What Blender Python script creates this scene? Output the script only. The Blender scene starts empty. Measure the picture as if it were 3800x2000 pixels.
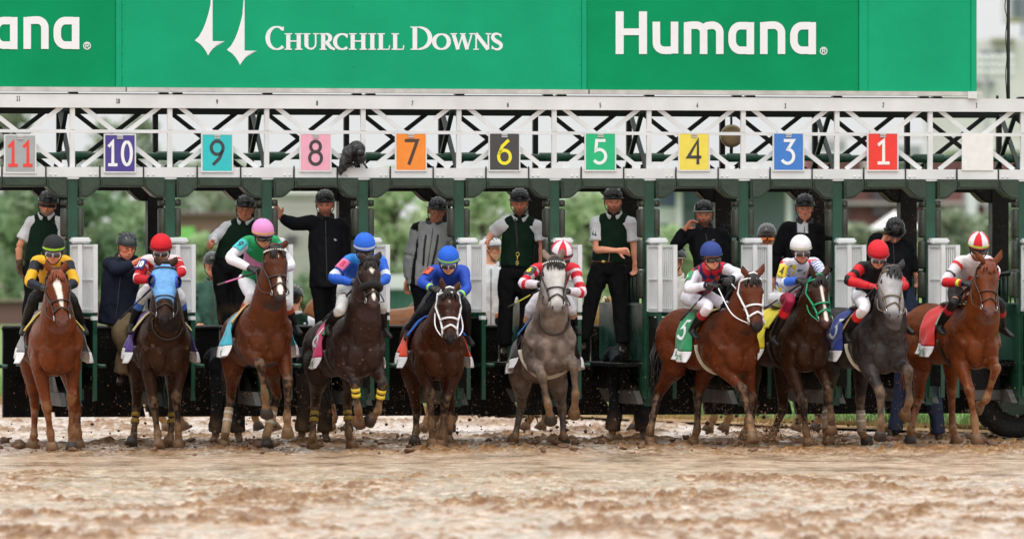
import bpy, bmesh, math, random
import numpy as np
from mathutils import Vector, Matrix, noise
rnd = random.Random(7)
nrs = np.random.RandomState(5)
SC = bpy.context.scene
COL = SC.collection
# ------------------------------------------------------------------ camera, sky, sun, exposure
K = 3.6533e-5          # metres per photo pixel per metre of distance
H = 1.99               # lens height over the track
cam_d = bpy.data.cameras.new('camera'); cam = bpy.data.objects.new('camera', cam_d); COL.objects.link(cam)
cam.location = (0, 0, H); cam.rotation_euler = (math.radians(90), 0, 0)
cam_d.sensor_width = 36; cam_d.lens = 36/(3800*K); cam_d.clip_start = 1; cam_d.clip_end = 6000
cam_d.dof.use_dof = True; cam_d.dof.focus_distance = 82.6; cam_d.dof.aperture_fstop = 2.6
SC.camera = cam
W = bpy.data.worlds.new('World'); SC.world = W; W.use_nodes = True
nt = W.node_tree; nt.nodes.clear()
sky = nt.nodes.new('ShaderNodeTexSky'); sky.sky_type = 'NISHITA'; sky.sun_disc = False
SUN_EL, SUN_AZ = math.radians(58), math.radians(200)
sky.sun_elevation = SUN_EL; sky.sun_rotation = SUN_AZ; sky.air_density = 1.0; sky.dust_density = 6.0; sky.ozone_density = 1.0
hs = nt.nodes.new('ShaderNodeHueSaturation'); hs.inputs['Saturation'].default_value = 0.10
bg = nt.nodes.new('ShaderNodeBackground'); bg.inputs['Strength'].default_value = 0.115
wo = nt.nodes.new('ShaderNodeOutputWorld')
cl = nt.nodes.new('ShaderNodeMix'); cl.data_type = 'RGBA'; cl.inputs[0].default_value = 0.88; # an even cloud deck over the clear sky, three times brighter overhead than at the horizon as overcast skies are
tcw = nt.nodes.new('ShaderNodeTexCoord'); sxw = nt.nodes.new('ShaderNodeSeparateXYZ'); nt.links.new(tcw.outputs['Generated'], sxw.inputs[0])
mrw = nt.nodes.new('ShaderNodeMapRange'); mrw.inputs['From Min'].default_value = 0; mrw.inputs['From Max'].default_value = 1; mrw.inputs['To Min'].default_value = 6.6; mrw.inputs['To Max'].default_value = 18.3; nt.links.new(sxw.outputs['Z'], mrw.inputs['Value'])
cmw = nt.nodes.new('ShaderNodeMix'); cmw.data_type = 'RGBA'; cmw.blend_type = 'MULTIPLY'; cmw.inputs[0].default_value = 1; cmw.inputs[6].default_value = (.985, 1.0, 1.005, 1); nt.links.new(mrw.outputs[0], cmw.inputs[7]); nt.links.new(cmw.outputs[2], cl.inputs[7])
nt.links.new(sky.outputs[0], hs.inputs['Color']); nt.links.new(hs.outputs[0], cl.inputs[6]); nt.links.new(cl.outputs[2], bg.inputs['Color']); nt.links.new(bg.outputs[0], wo.inputs['Surface'])
sun_d = bpy.data.lights.new('sun', 'SUN'); sun_d.energy = 0.7; sun_d.angle = math.radians(25); sun_d.color = (1.0, 0.96, 0.9)
sun = bpy.data.objects.new('sun', sun_d); COL.objects.link(sun)
sd = Vector((math.sin(SUN_AZ)*math.cos(SUN_EL), math.cos(SUN_AZ)*math.cos(SUN_EL), math.sin(SUN_EL)))
sun.rotation_euler = sd.to_track_quat('Z', 'Y').to_euler(); sun.location = (0, 60, 40)
SC.view_settings.view_transform = 'Standard'; SC.view_settings.look = 'None'
SC.view_settings.exposure = 0.2; SC.view_settings.gamma = 1.0; SC.view_settings.use_curve_mapping = False
SC.render.engine = 'CYCLES'

# ------------------------------------------------------------------ helpers
def V(*a): return Vector(a)
def P(px, py, Y): return Vector(((px-1900)*K*Y, Y, H-(py-1000)*K*Y))
def ground_at(px, py):
    Y = H/(K*(py-1000)); return Vector(((px-1900)*K*Y, Y, 0))
def lin(r, g=None, b=None):
    if g is None: r, g, b = r
    f = lambda c: (c/255/12.92 if c/255 <= 0.04045 else ((c/255+0.055)/1.055)**2.4)
    return (f(r), f(g), f(b))
def mesh_of(bm, smooth=True):
    me = bpy.data.meshes.new('m'); bm.to_mesh(me); bm.free()
    if smooth: me.polygons.foreach_set('use_smooth', [True]*len(me.polygons))
    return me
def link(name, me, mat=None, parent=None, loc=None):
    o = bpy.data.objects.new(name, me); COL.objects.link(o)
    if me is not None:
        me.name = name
        if mat is not None:
            for m in (mat if isinstance(mat, (list, tuple)) else [mat]): me.materials.append(m)
    if parent is not None: o.parent = parent
    if loc is not None: o.location = loc
    return o
def thing(name, label, cat, loc=(0, 0, 0), rz=0, group=None):
    o = link(name, None); o.location = loc; o.rotation_euler = (0, 0, rz)
    tag(o, label, cat, group); return o
def tag(o, label=None, cat=None, group=None, kind=None):
    if label: o['label'] = label
    if cat: o['category'] = cat
    if group: o['group'] = group
    if kind: o['kind'] = kind
    return o
def copy_tree(o, parent=None):
    c = o.copy(); COL.objects.link(c)
    if parent is not None: c.parent = parent
    for ch in list(o.children): copy_tree(ch, c)
    return c
# --- shapes
def box(bm, a, b):
    (x0, y0, z0), (x1, y1, z1) = a, b
    vs = [bm.verts.new(p) for p in ((x0,y0,z0),(x1,y0,z0),(x1,y1,z0),(x0,y1,z0),(x0,y0,z1),(x1,y0,z1),(x1,y1,z1),(x0,y1,z1))]
    for f in ((3,2,1,0),(4,5,6,7),(0,1,5,4),(1,2,6,5),(2,3,7,6),(3,0,4,7)): bm.faces.new([vs[i] for i in f])
def bar(bm, a, b, w, d, up=(0, 0, 1)):
    """square bar from a to b; w = width across, d = depth along the other direction"""
    a, b = Vector(a), Vector(b); t = (b-a).normalized(); up = Vector(up)
    if abs(t.dot(up)) > .99: up = Vector((1, 0, 0))
    s = t.cross(up).normalized(); u = s.cross(t)
    vs = []
    for p in (a, b):
        for i, j in ((-1,-1),(1,-1),(1,1),(-1,1)): vs.append(bm.verts.new(p + s*(d/2*i) + u*(w/2*j)))
    for f in ((3,2,1,0),(4,5,6,7),(0,1,5,4),(1,2,6,5),(2,3,7,6),(3,0,4,7)): bm.faces.new([vs[i] for i in f])
def tube(bm, pts, rad, n=10, up=(0, 0, 1), cap=.55):
    pts = [Vector(p) for p in pts]; m = len(pts); rings = []
    if not isinstance(rad, (list, tuple)): rad = [rad]*m
    upv = Vector(up)
    for i, p in enumerate(pts):
        t = (pts[min(i+1, m-1)]-pts[max(i-1, 0)])
        if t.length < 1e-7: t = Vector((0, 0, 1))
        t.normalize(); u0 = upv
        if abs(t.dot(u0.normalized())) > .98: u0 = Vector((0.3, 1, 0.2))
        s = t.cross(u0).normalized(); u = s.cross(t)
        r = rad[i]; rs, ru = (r if isinstance(r, (list, tuple)) else (r, r))
        rings.append([bm.verts.new(p + s*(rs*math.cos(2*math.pi*k/n)) + u*(ru*math.sin(2*math.pi*k/n))) for k in range(n)])
    for i in range(m-1):
        A, B = rings[i], rings[i+1]
        for k in range(n): bm.faces.new((A[k], A[(k+1) % n], B[(k+1) % n], B[k]))
    for e, (i, j) in enumerate(((0, 1), (m-1, m-2))):
        t = (pts[i]-pts[j]); t = t.normalized() if t.length > 1e-7 else Vector((0, 0, 1))
        r = rad[i]; r = min(r) if isinstance(r, (list, tuple)) else r
        c = bm.verts.new(pts[i] + t*(r*cap)); R = rings[i]
        for k in range(n):
            bm.faces.new((R[(k+1) % n], R[k], c) if e == 0 else (R[k], R[(k+1) % n], c))
def cat_rom(pts, m=4):
    """Catmull-Rom through tuples of numbers"""
    out = []; n = len(pts); A = [np.array(p, float) for p in pts]
    for i in range(n-1):
        p0, p1, p2, p3 = A[max(i-1, 0)], A[i], A[i+1], A[min(i+2, n-1)]
        for k in range(m):
            t = k/m
            out.append(.5*((2*p1)+(-p0+p2)*t+(2*p0-5*p1+4*p2-p3)*t*t+(-p0+3*p1-3*p2+p3)*t**3))
    out.append(A[-1]); return out
def sweep(bm, pts, rad, m=4, n=12, up=(0, 0, 1), cap=.55):
    """smooth tube through control points; rad entries r or (rs, ru)"""
    rr = [(r if isinstance(r, (list, tuple)) else (r, r)) for r in rad]
    C = cat_rom([tuple(p)+tuple(r) for p, r in zip(pts, rr)], m)
    tube(bm, [c[:3] for c in C], [(max(c[3], .001), max(c[4], .001)) for c in C], n, up, cap)
def ball(bm, c, r, ax=None, nu=12, nv=8):
    if not isinstance(r, (list, tuple)): r = (r, r, r)
    ax = ax or (Vector((1, 0, 0)), Vector((0, 1, 0)), Vector((0, 0, 1))); c = Vector(c)
    rows = []
    for j in range(1, nv):
        th = math.pi*j/nv; row = []
        for i in range(nu):
            ph = 2*math.pi*i/nu
            row.append(bm.verts.new(c + ax[0]*(r[0]*math.sin(th)*math.cos(ph)) + ax[1]*(r[1]*math.sin(th)*math.sin(ph)) + ax[2]*(r[2]*math.cos(th))))
        rows.append(row)
    t, b = bm.verts.new(c+ax[2]*r[2]), bm.verts.new(c-ax[2]*r[2])
    for i in range(nu):
        k = (i+1) % nu
        bm.faces.new((t, rows[0][i], rows[0][k])); bm.faces.new((b, rows[-1][k], rows[-1][i]))
        for j in range(nv-2): bm.faces.new((rows[j][i], rows[j+1][i], rows[j+1][k], rows[j][k]))
def prism(bm, poly, d0, d1, to3):
    """polygon in 2-D extruded between two depths; to3(a, b, depth) -> point"""
    A = [bm.verts.new(to3(p[0], p[1], d0)) for p in poly]; B = [bm.verts.new(to3(p[0], p[1], d1)) for p in poly]
    n = len(poly)
    try:
        bm.faces.new(A); bm.faces.new(B[::-1])
    except ValueError: pass
    for i in range(n): bm.faces.new((A[(i+1) % n], A[i], B[i], B[(i+1) % n]))
def fixn(bm):
    bmesh.ops.recalc_face_normals(bm, faces=bm.faces); return bm
def BM(): return bmesh.new()
# --- materials
def new_mat(name):
    m = bpy.data.materials.new(name); m.use_nodes = True
    return m, m.node_tree, m.node_tree.nodes['Principled BSDF']
def node(t, kind, **kw):
    n = t.nodes.new('ShaderNode'+kind)
    for k, v in kw.items():
        if k in n.inputs: n.inputs[k].default_value = v
        else: setattr(n, k, v)
    return n
def grain(t, p, base, var, scale, bump=0, bscale=None, attr=None, rough=None):
    """colour (fixed or from attribute) with noise variation and bump"""
    tc = node(t, 'TexCoord'); ns = node(t, 'TexNoise', Scale=scale, Detail=4.0); t.links.new(tc.outputs['Object'], ns.inputs['Vector'])
    mr = node(t, 'MapRange'); t.links.new(ns.outputs['Fac'], mr.inputs['Value'])
    mr.inputs['From Min'].default_value = .3; mr.inputs['From Max'].default_value = .7
    mr.inputs['To Min'].default_value = 1-var; mr.inputs['To Max'].default_value = 1+var
    mx = node(t, 'Mix', data_type='RGBA', blend_type='MULTIPLY'); mx.inputs[0].default_value = 1
    if attr:
        at = node(t, 'Attribute', attribute_name='Col'); t.links.new(at.outputs['Color'], mx.inputs[6])
    else: mx.inputs[6].default_value = (*base, 1)
    t.links.new(mr.outputs[0], mx.inputs[7]); t.links.new(mx.outputs[2], p.inputs['Base Color'])
    if rough:
        r2 = node(t, 'MapRange'); t.links.new(ns.outputs['Fac'], r2.inputs['Value'])
        r2.inputs['From Min'].default_value = .3; r2.inputs['From Max'].default_value = .7
        r2.inputs['To Min'].default_value = rough[0]; r2.inputs['To Max'].default_value = rough[1]
        t.links.new(r2.outputs[0], p.inputs['Roughness'])
    if bump:
        n2 = node(t, 'TexNoise', Scale=bscale or scale*2, Detail=5.0); t.links.new(tc.outputs['Object'], n2.inputs['Vector'])
        b = node(t, 'Bump', Strength=1.0, Distance=bump); t.links.new(n2.outputs['Fac'], b.inputs['Height']); t.links.new(b.outputs[0], p.inputs['Normal'])
_mats = {}
def M(name, rgb=(.5, .5, .5), rough=.5, metal=0., var=.08, scale=9., bump=0., bscale=None, attr=False, spec=.5, sheen=0., coat=0., r2=None):
    if name in _mats: return _mats[name]
    m, t, p = new_mat(name)
    p.inputs['Roughness'].default_value = rough; p.inputs['Metallic'].default_value = metal
    p.inputs['Specular IOR Level'].default_value = spec
    p.inputs['Sheen Weight'].default_value = sheen; p.inputs['Coat Weight'].default_value = coat
    grain(t, p, rgb, var, scale, bump, bscale, attr, r2)
    _mats[name] = m; return m
# --- voxel-skinned bodies: built now, fused in one go at the end
PENDING = []
def fuse(name, bm, mat, parent, vox, smooth=3, color=None, wrinkle=0, wscale=12., loc=None):
    fixn(bm); o = link(name, mesh_of(bm), mat, parent, loc)
    r = o.modifiers.new('r', 'REMESH'); r.mode = 'VOXEL'; r.voxel_size = vox
    if smooth:
        s = o.modifiers.new('s', 'SMOOTH'); s.iterations = smooth; s.factor = .5
    PENDING.append((o, color, wrinkle, wscale)); return o
def set_col(me, rgb):
    n = len(me.vertices); a = me.attributes.new('Col', 'FLOAT_COLOR', 'POINT')
    c = np.ones((n, 4), np.float32); c[:, :3] = rgb; a.data.foreach_set('color', c.ravel())
def coords(me):
    co = np.empty(len(me.vertices)*3, np.float32); me.vertices.foreach_get('co', co); return co.reshape(-1, 3)
def vnoise(p, seed=0):
    """cheap smooth value noise, vectorised"""
    p = np.asarray(p, np.float64); i = np.floor(p).astype(np.int64); f = p-i; f = f*f*(3-2*f)
    def h(a, b, c):
        n = (a*73856093) ^ (b*19349663) ^ (c*83492791) ^ (seed*2654435761)
        n = (n ^ (n >> 13)) * 1274126177 & 0x7fffffff
        return ((n ^ (n >> 16)) & 0xffff)/65535.
    x, y, z = i[..., 0], i[..., 1], i[..., 2]; r = 0
    for a in (0, 1):
        for b in (0, 1):
            for c in (0, 1):
                w = (f[..., 0] if a else 1-f[..., 0])*(f[..., 1] if b else 1-f[..., 1])*(f[..., 2] if c else 1-f[..., 2])
                r = r+w*h(x+a, y+b, z+c)
    return r
def fbm(p, seed=0, o=3):
    p = np.asarray(p, np.float64); s = 0; a = .5; t = 0
    for k in range(o): s = s+a*vnoise(p*2**k, seed+k); t += a; a *= .5
    return s/t
def fuse_all():
    dg = bpy.context.evaluated_depsgraph_get()
    res = []
    for (o, color, wr, ws) in PENDING: res.append(bpy.data.meshes.new_from_object(o.evaluated_get(dg)))
    for (o, color, wr, ws), me in zip(PENDING, res):
        mats = list(o.data.materials); old = o.data; o.modifiers.clear(); nm = old.name; o.data = me; bpy.data.meshes.remove(old); me.name = nm
        me.materials.clear()
        for m in mats: me.materials.append(m)
        me.polygons.foreach_set('use_smooth', [True]*len(me.polygons))
        co = coords(me)
        if color is not None: set_col(me, color(co))
        if wr and len(co):
            no = np.empty(len(co)*3, np.float32); me.vertices.foreach_get('normal', no); no = no.reshape(-1, 3)
            q = co*np.array([ws, ws, ws*.6]); q[:, 2] += co[:, 0]*ws*.5
            if wr < 0: co = co+no*((fbm(co*np.array([7, 7, 6.]), 8, 3)-.5)*-2*wr*np.clip((co[:, 2]-.75)/.3, .12, 1))[:, None]
            else:
                d = np.abs(fbm(q, 3, 2)-.5)*2; co = co+no*((.35-d)*wr)[:, None]; me.vertices.foreach_set('co', co.astype(np.float32).ravel()); me.update()
    PENDING.clear()
# ------------------------------------------------------------------ ground
def ground_h(X, Y, want=False):
    """height of the muddy track; want=True also returns how much of it is bare clod"""
    Pq = np.stack([X, Y, X*0], -1)
    big = fbm(Pq*np.array([1.3, .6, 1]), 11, 4); mid = fbm(Pq*np.array([9.5, 4.2, 1]), 21, 4); fin = fbm(Pq*np.array([13., 8., 1]), 31, 2)
    sm = np.exp(-((Y-76.0+X*.15)/4.2)**4)                          # harrowed, flooded strip in front of the hooves
    hoof = np.exp(-((Y-(86.5+X*.2))/5.0)**4)
    patch = np.clip((big-.47)*5, 0, 1)
    cl = np.clip((mid-.53)*6, 0, 1)*(.42+.58*patch); cl2 = np.clip((fin-.58)*6, 0, 1)*(.35+.65*patch)
    amp = (1-.97*sm)
    z = (big-.5)*.03*amp+cl*.042*amp*(1-.2*hoof)+cl2*.02*amp+(fin-.5)*.02*amp
    z = z+np.clip(cl+cl2*.5, 0, 1)*amp*(fbm(Pq*np.array([23., 15., 1]), 61, 2)-.5)*.05
    z = z+sm*(fbm(Pq*np.array([.7, 3.2, 1]), 51, 3)-.5)*.012
    if want: return np.clip(np.maximum(np.maximum(cl*1.5, cl2*1.2), patch*.22)*amp, 0, 1)
    return z-.018
def grid_mesh(xs, ys, zf):
    X, Y = np.meshgrid(xs, ys); Z = zf(X, Y); co = np.stack([X, Y, Z], -1).reshape(-1, 3)
    nx, ny = len(xs), len(ys); i = np.arange((ny-1)*(nx-1)); r, c = i//(nx-1), i % (nx-1); a = r*nx+c
    F = np.stack([a, a+1, a+nx+1, a+nx], 1)
    me = bpy.data.meshes.new('m'); me.vertices.add(len(co)); me.vertices.foreach_set('co', co.astype(np.float32).ravel())
    me.loops.add(len(F)*4); me.loops.foreach_set('vertex_index', F.ravel().astype(np.int32)); me.polygons.add(len(F))
    me.polygons.foreach_set('loop_start', np.arange(0, len(F)*4, 4, dtype=np.int32)); me.update(calc_edges=True)
    me.polygons.foreach_set('use_smooth', [True]*len(F)); return me
m_mud, t, p = new_mat('wet_track_mud')
tc = node(t, 'TexCoord'); mp = node(t, 'Mapping'); t.links.new(tc.outputs['Object'], mp.inputs['Vector']); mp.inputs['Scale'].default_value = (1, .42, 1)
n1 = node(t, 'TexNoise', Scale=1.3, Detail=7.0, Roughness=.62); t.links.new(mp.outputs[0], n1.inputs['Vector'])
n2 = node(t, 'TexNoise', Scale=5.5, Detail=6.0, Roughness=.6); t.links.new(mp.outputs[0], n2.inputs['Vector'])
cr = node(t, 'ValToRGB'); t.links.new(n2.outputs['Fac'], cr.inputs['Fac'])
cr.color_ramp.elements[0].position = .36; cr.color_ramp.elements[0].color = (*lin(156, 118, 80), 1)
cr.color_ramp.elements[1].position = .66; cr.color_ramp.elements[1].color = (*lin(214, 190, 164), 1)
wa = node(t, 'Attribute', attribute_name='Clod'); dk = node(t, 'Mix', data_type='RGBA', blend_type='MULTIPLY'); dk.inputs[7].default_value = (.44, .335, .225, 1)
n4 = node(t, 'TexNoise', Scale=34.0, Detail=4.0, Roughness=.7); t.links.new(mp.outputs[0], n4.inputs['Vector']); g4 = node(t, 'MapRange'); t.links.new(n4.outputs['Fac'], g4.inputs['Value']); g4.inputs['From Min'].default_value = .52; g4.inputs['From Max'].default_value = .64
mg = node(t, 'Mix', data_type='RGBA'); t.links.new(g4.outputs[0], mg.inputs[0]); t.links.new(cr.outputs[0], mg.inputs[6]); mg.inputs[7].default_value = (*lin(150, 108, 70), 1)
t.links.new(mg.outputs[2], dk.inputs[6]); t.links.new(wa.outputs['Fac'], dk.inputs[0]); t.links.new(dk.outputs[2], p.inputs['Base Color'])
iv = node(t, 'MapRange'); t.links.new(wa.outputs['Fac'], iv.inputs['Value']); iv.inputs['From Min'].default_value = .1; iv.inputs['From Max'].default_value = .7; iv.inputs['To Min'].default_value = .9; iv.inputs['To Max'].default_value = .05; wf = node(t, 'Attribute', attribute_name='Flood'); wm = node(t, 'Math', operation='MULTIPLY_ADD'); wm.inputs[1].default_value = -.55; wm.inputs[2].default_value = 1.0; t.links.new(wf.outputs['Fac'], wm.inputs[0]); wx = node(t, 'Math', operation='MULTIPLY'); t.links.new(iv.outputs[0], wx.inputs[0]); t.links.new(wm.outputs[0], wx.inputs[1]); t.links.new(wx.outputs[0], p.inputs['Coat Weight']); sv = node(t, 'MapRange'); t.links.new(wa.outputs['Fac'], sv.inputs['Value']); sv.inputs['From Max'].default_value = .6; sv.inputs['To Min'].default_value = .8; sv.inputs['To Max'].default_value = .06; t.links.new(sv.outputs[0], p.inputs['Specular IOR Level'])
ms_ = node(t, 'Mapping'); t.links.new(tc.outputs['Object'], ms_.inputs['Vector']); ms_.inputs['Scale'].default_value = (.22, 2.6, 1); ms_.inputs['Rotation'].default_value = (0, 0, .12)
ns_ = node(t, 'TexNoise', Scale=1.6, Detail=5.0, Roughness=.65); t.links.new(ms_.outputs[0], ns_.inputs['Vector'])
sr = node(t, 'MapRange'); t.links.new(ns_.outputs['Fac'], sr.inputs['Value']); sr.inputs['From Min'].default_value = .4; sr.inputs['From Max'].default_value = .6; sr.inputs['To Min'].default_value = .10; sr.inputs['To Max'].default_value = .42
wt = node(t, 'Attribute', attribute_name='Flood'); cx = node(t, 'Mix'); cx.inputs[2].default_value = .3; t.links.new(wt.outputs['Fac'], cx.inputs[0]); t.links.new(sr.outputs[0], cx.inputs[3]); t.links.new(cx.outputs[0], p.inputs['Coat Roughness'])
rr = node(t, 'MapRange'); t.links.new(n1.outputs['Fac'], rr.inputs['Value'])
rr.inputs['From Min'].default_value = .36; rr.inputs['From Max'].default_value = .62; rr.inputs['To Min'].default_value = .16; rr.inputs['To Max'].default_value = .52
t.links.new(rr.outputs[0], p.inputs['Roughness']); p.inputs['IOR'].default_value = 1.5; p.inputs['Specular IOR Level'].default_value = .8; p.inputs['Coat Weight'].default_value = 1.0; p.inputs['Coat Roughness'].default_value = .3; p.inputs['Coat IOR'].default_value = 1.6
n3 = node(t, 'TexNoise', Scale=9.0, Detail=5.0, Roughness=.6); t.links.new(mp.outputs[0], n3.inputs['Vector'])
bp = node(t, 'Bump', Strength=.35, Distance=.02); t.links.new(n3.outputs['Fac'], bp.inputs['Height']); t.links.new(bp.outputs[0], p.inputs['Normal'])
xs = np.arange(-7.6, 7.61, .032); ys = np.concatenate([np.arange(52, 92, .042), np.arange(92, 112.01, .16)])
# one sheet: fine where the camera looks, coarse out to the horizon
xs = np.concatenate([[-3000, -600, -120, -40, -16], xs, [16, 40, 120, 600, 3000]]); ys = np.concatenate([[-400, -60, 0, 30], ys, [118, 140, 200, 400, 900, 3500]])
def gz(X, Y):
    z = ground_h(X, Y); far = (np.abs(X) > 10) | (Y > 113) | (Y < 49); return np.where(far, -.03, z)
gm_ = grid_mesh(xs, ys, gz); gc = coords(gm_).astype(float); at_ = gm_.attributes.new('Clod', 'FLOAT', 'POINT'); fl_ = gm_.attributes.new('Flood', 'FLOAT', 'POINT'); fl_.data.foreach_set('value', np.exp(-((gc[:, 1]-76.0+gc[:, 0]*.15)/4.2)**4).astype(np.float32)); at_ = gm_.attributes['Clod']; at_.data.foreach_set('value', ground_h(gc[:, 0], gc[:, 1], True).astype(np.float32))
g = link('track_ground', gm_, m_mud); tag(g, kind='structure')
# turf beyond the track edge
edge = [(-60, 150), (-20, 124), (-6.1, 107.4), (-2.4, 103), (1.02, 98.5), (1.8, 96.4), (3.4, 93), (5.5, 89.4), (7.5, 86.6), (14, 80), (40, 60)]
m_turf, t, p = new_mat('turf_soil'); p.inputs['Roughness'].default_value = .9; grain(t, p, lin(96, 122, 58), .3, 1.5)
m_bank = M('dry_bank', lin(150, 122, 84), .95, var=.35, scale=3)
b = BM(); A = [b.verts.new((x, y, .02)) for x, y in edge]; Bv = [b.verts.new((x*1.0+(y-80)*.0+60+abs(x), 420, .12)) for x, y in edge]
Bv = [b.verts.new((x+45+i*24, 900, .12)) for i, (x, y) in enumerate(edge)]; Cv = [b.verts.new((x+.2, y+1.1, .12)) for x, y in edge]
b.faces.ensure_lookup_table()
for i in range(len(edge)-1):
    f_ = b.faces.new((A[i], A[i+1], Cv[i+1], Cv[i])); f_.material_index = 1; b.faces.new((Cv[i], Cv[i+1], Bv[i+1], Bv[i]))
tag(link('turf', mesh_of(fixn(b), False), [m_turf, m_bank]), kind='structure')
# blades
def blades(name, n, place, hgt, w, cols, seed):
    rs = np.random.RandomState(seed); pos = place(rs, n); n = len(pos); a = rs.rand(n)*6.283; h = hgt[0]+rs.rand(n)*(hgt[1]-hgt[0]); le = (rs.rand(n, 2)-.5)*.6*h[:, None]
    d = np.stack([np.cos(a), np.sin(a), a*0], 1)*w/2
    co = np.empty((n, 3, 3)); co[:, 0] = pos-d; co[:, 1] = pos+d; co[:, 2] = pos+np.stack([le[:, 0], le[:, 1], h], 1)
    me = bpy.data.meshes.new('m'); me.vertices.add(n*3); me.vertices.foreach_set('co', co.astype(np.float32).ravel())
    me.loops.add(n*3); me.loops.foreach_set('vertex_index', np.arange(n*3, dtype=np.int32)); me.polygons.add(n); me.polygons.foreach_set('loop_start', np.arange(0, n*3, 3, dtype=np.int32)); me.update(calc_edges=True)
    c = np.array([lin(*x) for x in cols])[rs.randint(len(cols), size=n)]; set_col(me, np.repeat(c, 3, 0))
    return tag(link(name, me, M('blade_'+name, rough=.7, attr=True, var=.2)), kind='stuff')
ex = np.array([e[0] for e in edge[1:-1]]); ey = np.array([e[1] for e in edge[1:-1]])
def on_turf(off0, off1):
    def f(rs, n):
        x = -9+rs.rand(n)*19; y = np.interp(x, ex, ey)+off0+(off1-off0)*rs.rand(n)**1.6
        return np.stack([x, y, .06+0*x], 1)
    return f
blades('grass', 42000, on_turf(.7, 22), (.05, .16), .05, [(112, 146, 80), (100, 136, 70), (128, 158, 92), (124, 146, 88)], 3)
blades('dry_grass', 16000, on_turf(-.3, .9), (.02, .07), .035, [(176, 146, 98), (160, 128, 84), (150, 122, 72), (138, 134, 70)], 4)

# ------------------------------------------------------------------ trees
m_bark = M('bark', lin(70, 60, 50), .9, var=.25, scale=4)
m_leaf = M('leaf', rough=.62, attr=True, var=.25, scale=.6, spec=.3)
t = m_leaf.node_tree; p = t.nodes['Principled BSDF']; tr = node(t, 'BsdfTranslucent'); ms = node(t, 'MixShader'); ms.inputs[0].default_value = .65
t.links.new(p.inputs['Base Color'].links[0].from_socket, tr.inputs['Color']); t.links.new(p.outputs[0], ms.inputs[1]); t.links.new(tr.outputs[0], ms.inputs[2]); t.links.new(ms.outputs[0], t.nodes['Material Output'].inputs['Surface'])
def tree(px, py_top, py_bot, Y, wpx, label, seed, cols, group='trees beyond the track', name='tree', dense=1.0, cut=None):
    rs = np.random.RandomState(seed); top = P(px, py_top, Y); Ht = top.z; R = wpx*K*Y/2; base = max(P(px, py_bot, Y).z, .0)
    r = thing(name, label, 'tree', (top.x, Y, 0), 0, group)
    b = BM(); sweep(b, [(0, 0, -.1), (R*.03, 0, Ht*.25), (-R*.04, 0, Ht*.55), (0, 0, Ht*.85)], [R*.09+.1, R*.07+.08, R*.05+.05, .04], 3, 8)
    for k in range(7):
        a = rs.rand()*6.28; z0 = Ht*(.3+.4*rs.rand()); sweep(b, [(0, 0, z0), (R*.35*math.cos(a), R*.35*math.sin(a), z0+Ht*.13), (R*.7*math.cos(a), R*.7*math.sin(a), z0+Ht*.22)], [R*.04+.04, R*.03+.03, .03], 2, 6)
    link('trunk', mesh_of(fixn(b)), m_bark, r)
    # leaf clumps through the crown
    nc = int(46*dense); cz0 = base+(Ht-base)*.08
    cs = []
    for k in range(nc):
        u = rs.rand(); a = rs.rand()*6.283; prof = (math.sin(math.pi*min(max(u*.86+.12, 0), 1))**.7); rad = R*prof*math.sqrt(rs.rand())*.95
        cs.append((rad*math.cos(a), rad*math.sin(a), cz0+(Ht-cz0)*(u*.97), (R*.16+.22)*(.7+.7*rs.rand())))
    n = int(62*dense); cen = np.array(cs)[rs.randint(nc, size=nc*n)]; d = rs.randn(nc*n, 3); d /= np.linalg.norm(d, axis=1)[:, None]
    pos = cen[:, :3]+d*(cen[:, 3:4]*(rs.rand(nc*n, 1)**.45))*np.array([1.15, 1.15, .85]); m = len(pos)
    sz = (R*.035+.09)*(.6+.9*rs.rand(m)); e1 = rs.randn(m, 3); e1 /= np.linalg.norm(e1, axis=1)[:, None]; e2 = np.cross(e1, rs.randn(m, 3)); e2 /= np.linalg.norm(e2, axis=1)[:, None]
    co = np.empty((m, 4, 3)); s1 = sz[:, None]; co[:, 0] = pos-e1*s1; co[:, 1] = pos-e2*s1*.6; co[:, 2] = pos+e1*s1; co[:, 3] = pos+e2*s1*.6
    me = bpy.data.meshes.new('m'); me.vertices.add(m*4); me.vertices.foreach_set('co', co.astype(np.float32).ravel()); me.loops.add(m*4); me.loops.foreach_set('vertex_index', np.arange(m*4, dtype=np.int32))
    me.polygons.add(m); me.polygons.foreach_set('loop_start', np.arange(0, m*4, 4, dtype=np.int32)); me.update(calc_edges=True)
    cc = np.array([lin(*c) for c in cols]); ck = cc[rs.randint(len(cols), size=nc)]; idx = np.argmin(((pos[:, None, :2]*0).sum(-1)), 1) if False else rs.randint(nc, size=m)
    base_c = cc[(np.abs(np.floor(cen[:, 3]*997).astype(int))) % len(cols)]*(.8+.4*rs.rand(m, 1)); set_col(me, np.repeat(base_c, 4, 0))
    link('crown', me, m_leaf, r)
GD = [(134, 160, 122), (150, 172, 132), (122, 150, 116), (164, 182, 148)]; GB = [(176, 198, 152), (190, 208, 166), (166, 188, 146), (204, 214, 184)]; GG = [(152, 166, 140), (168, 178, 152), (140, 156, 130)]  # leaf tones lightened and greyed, distance haze put into the colour
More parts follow.
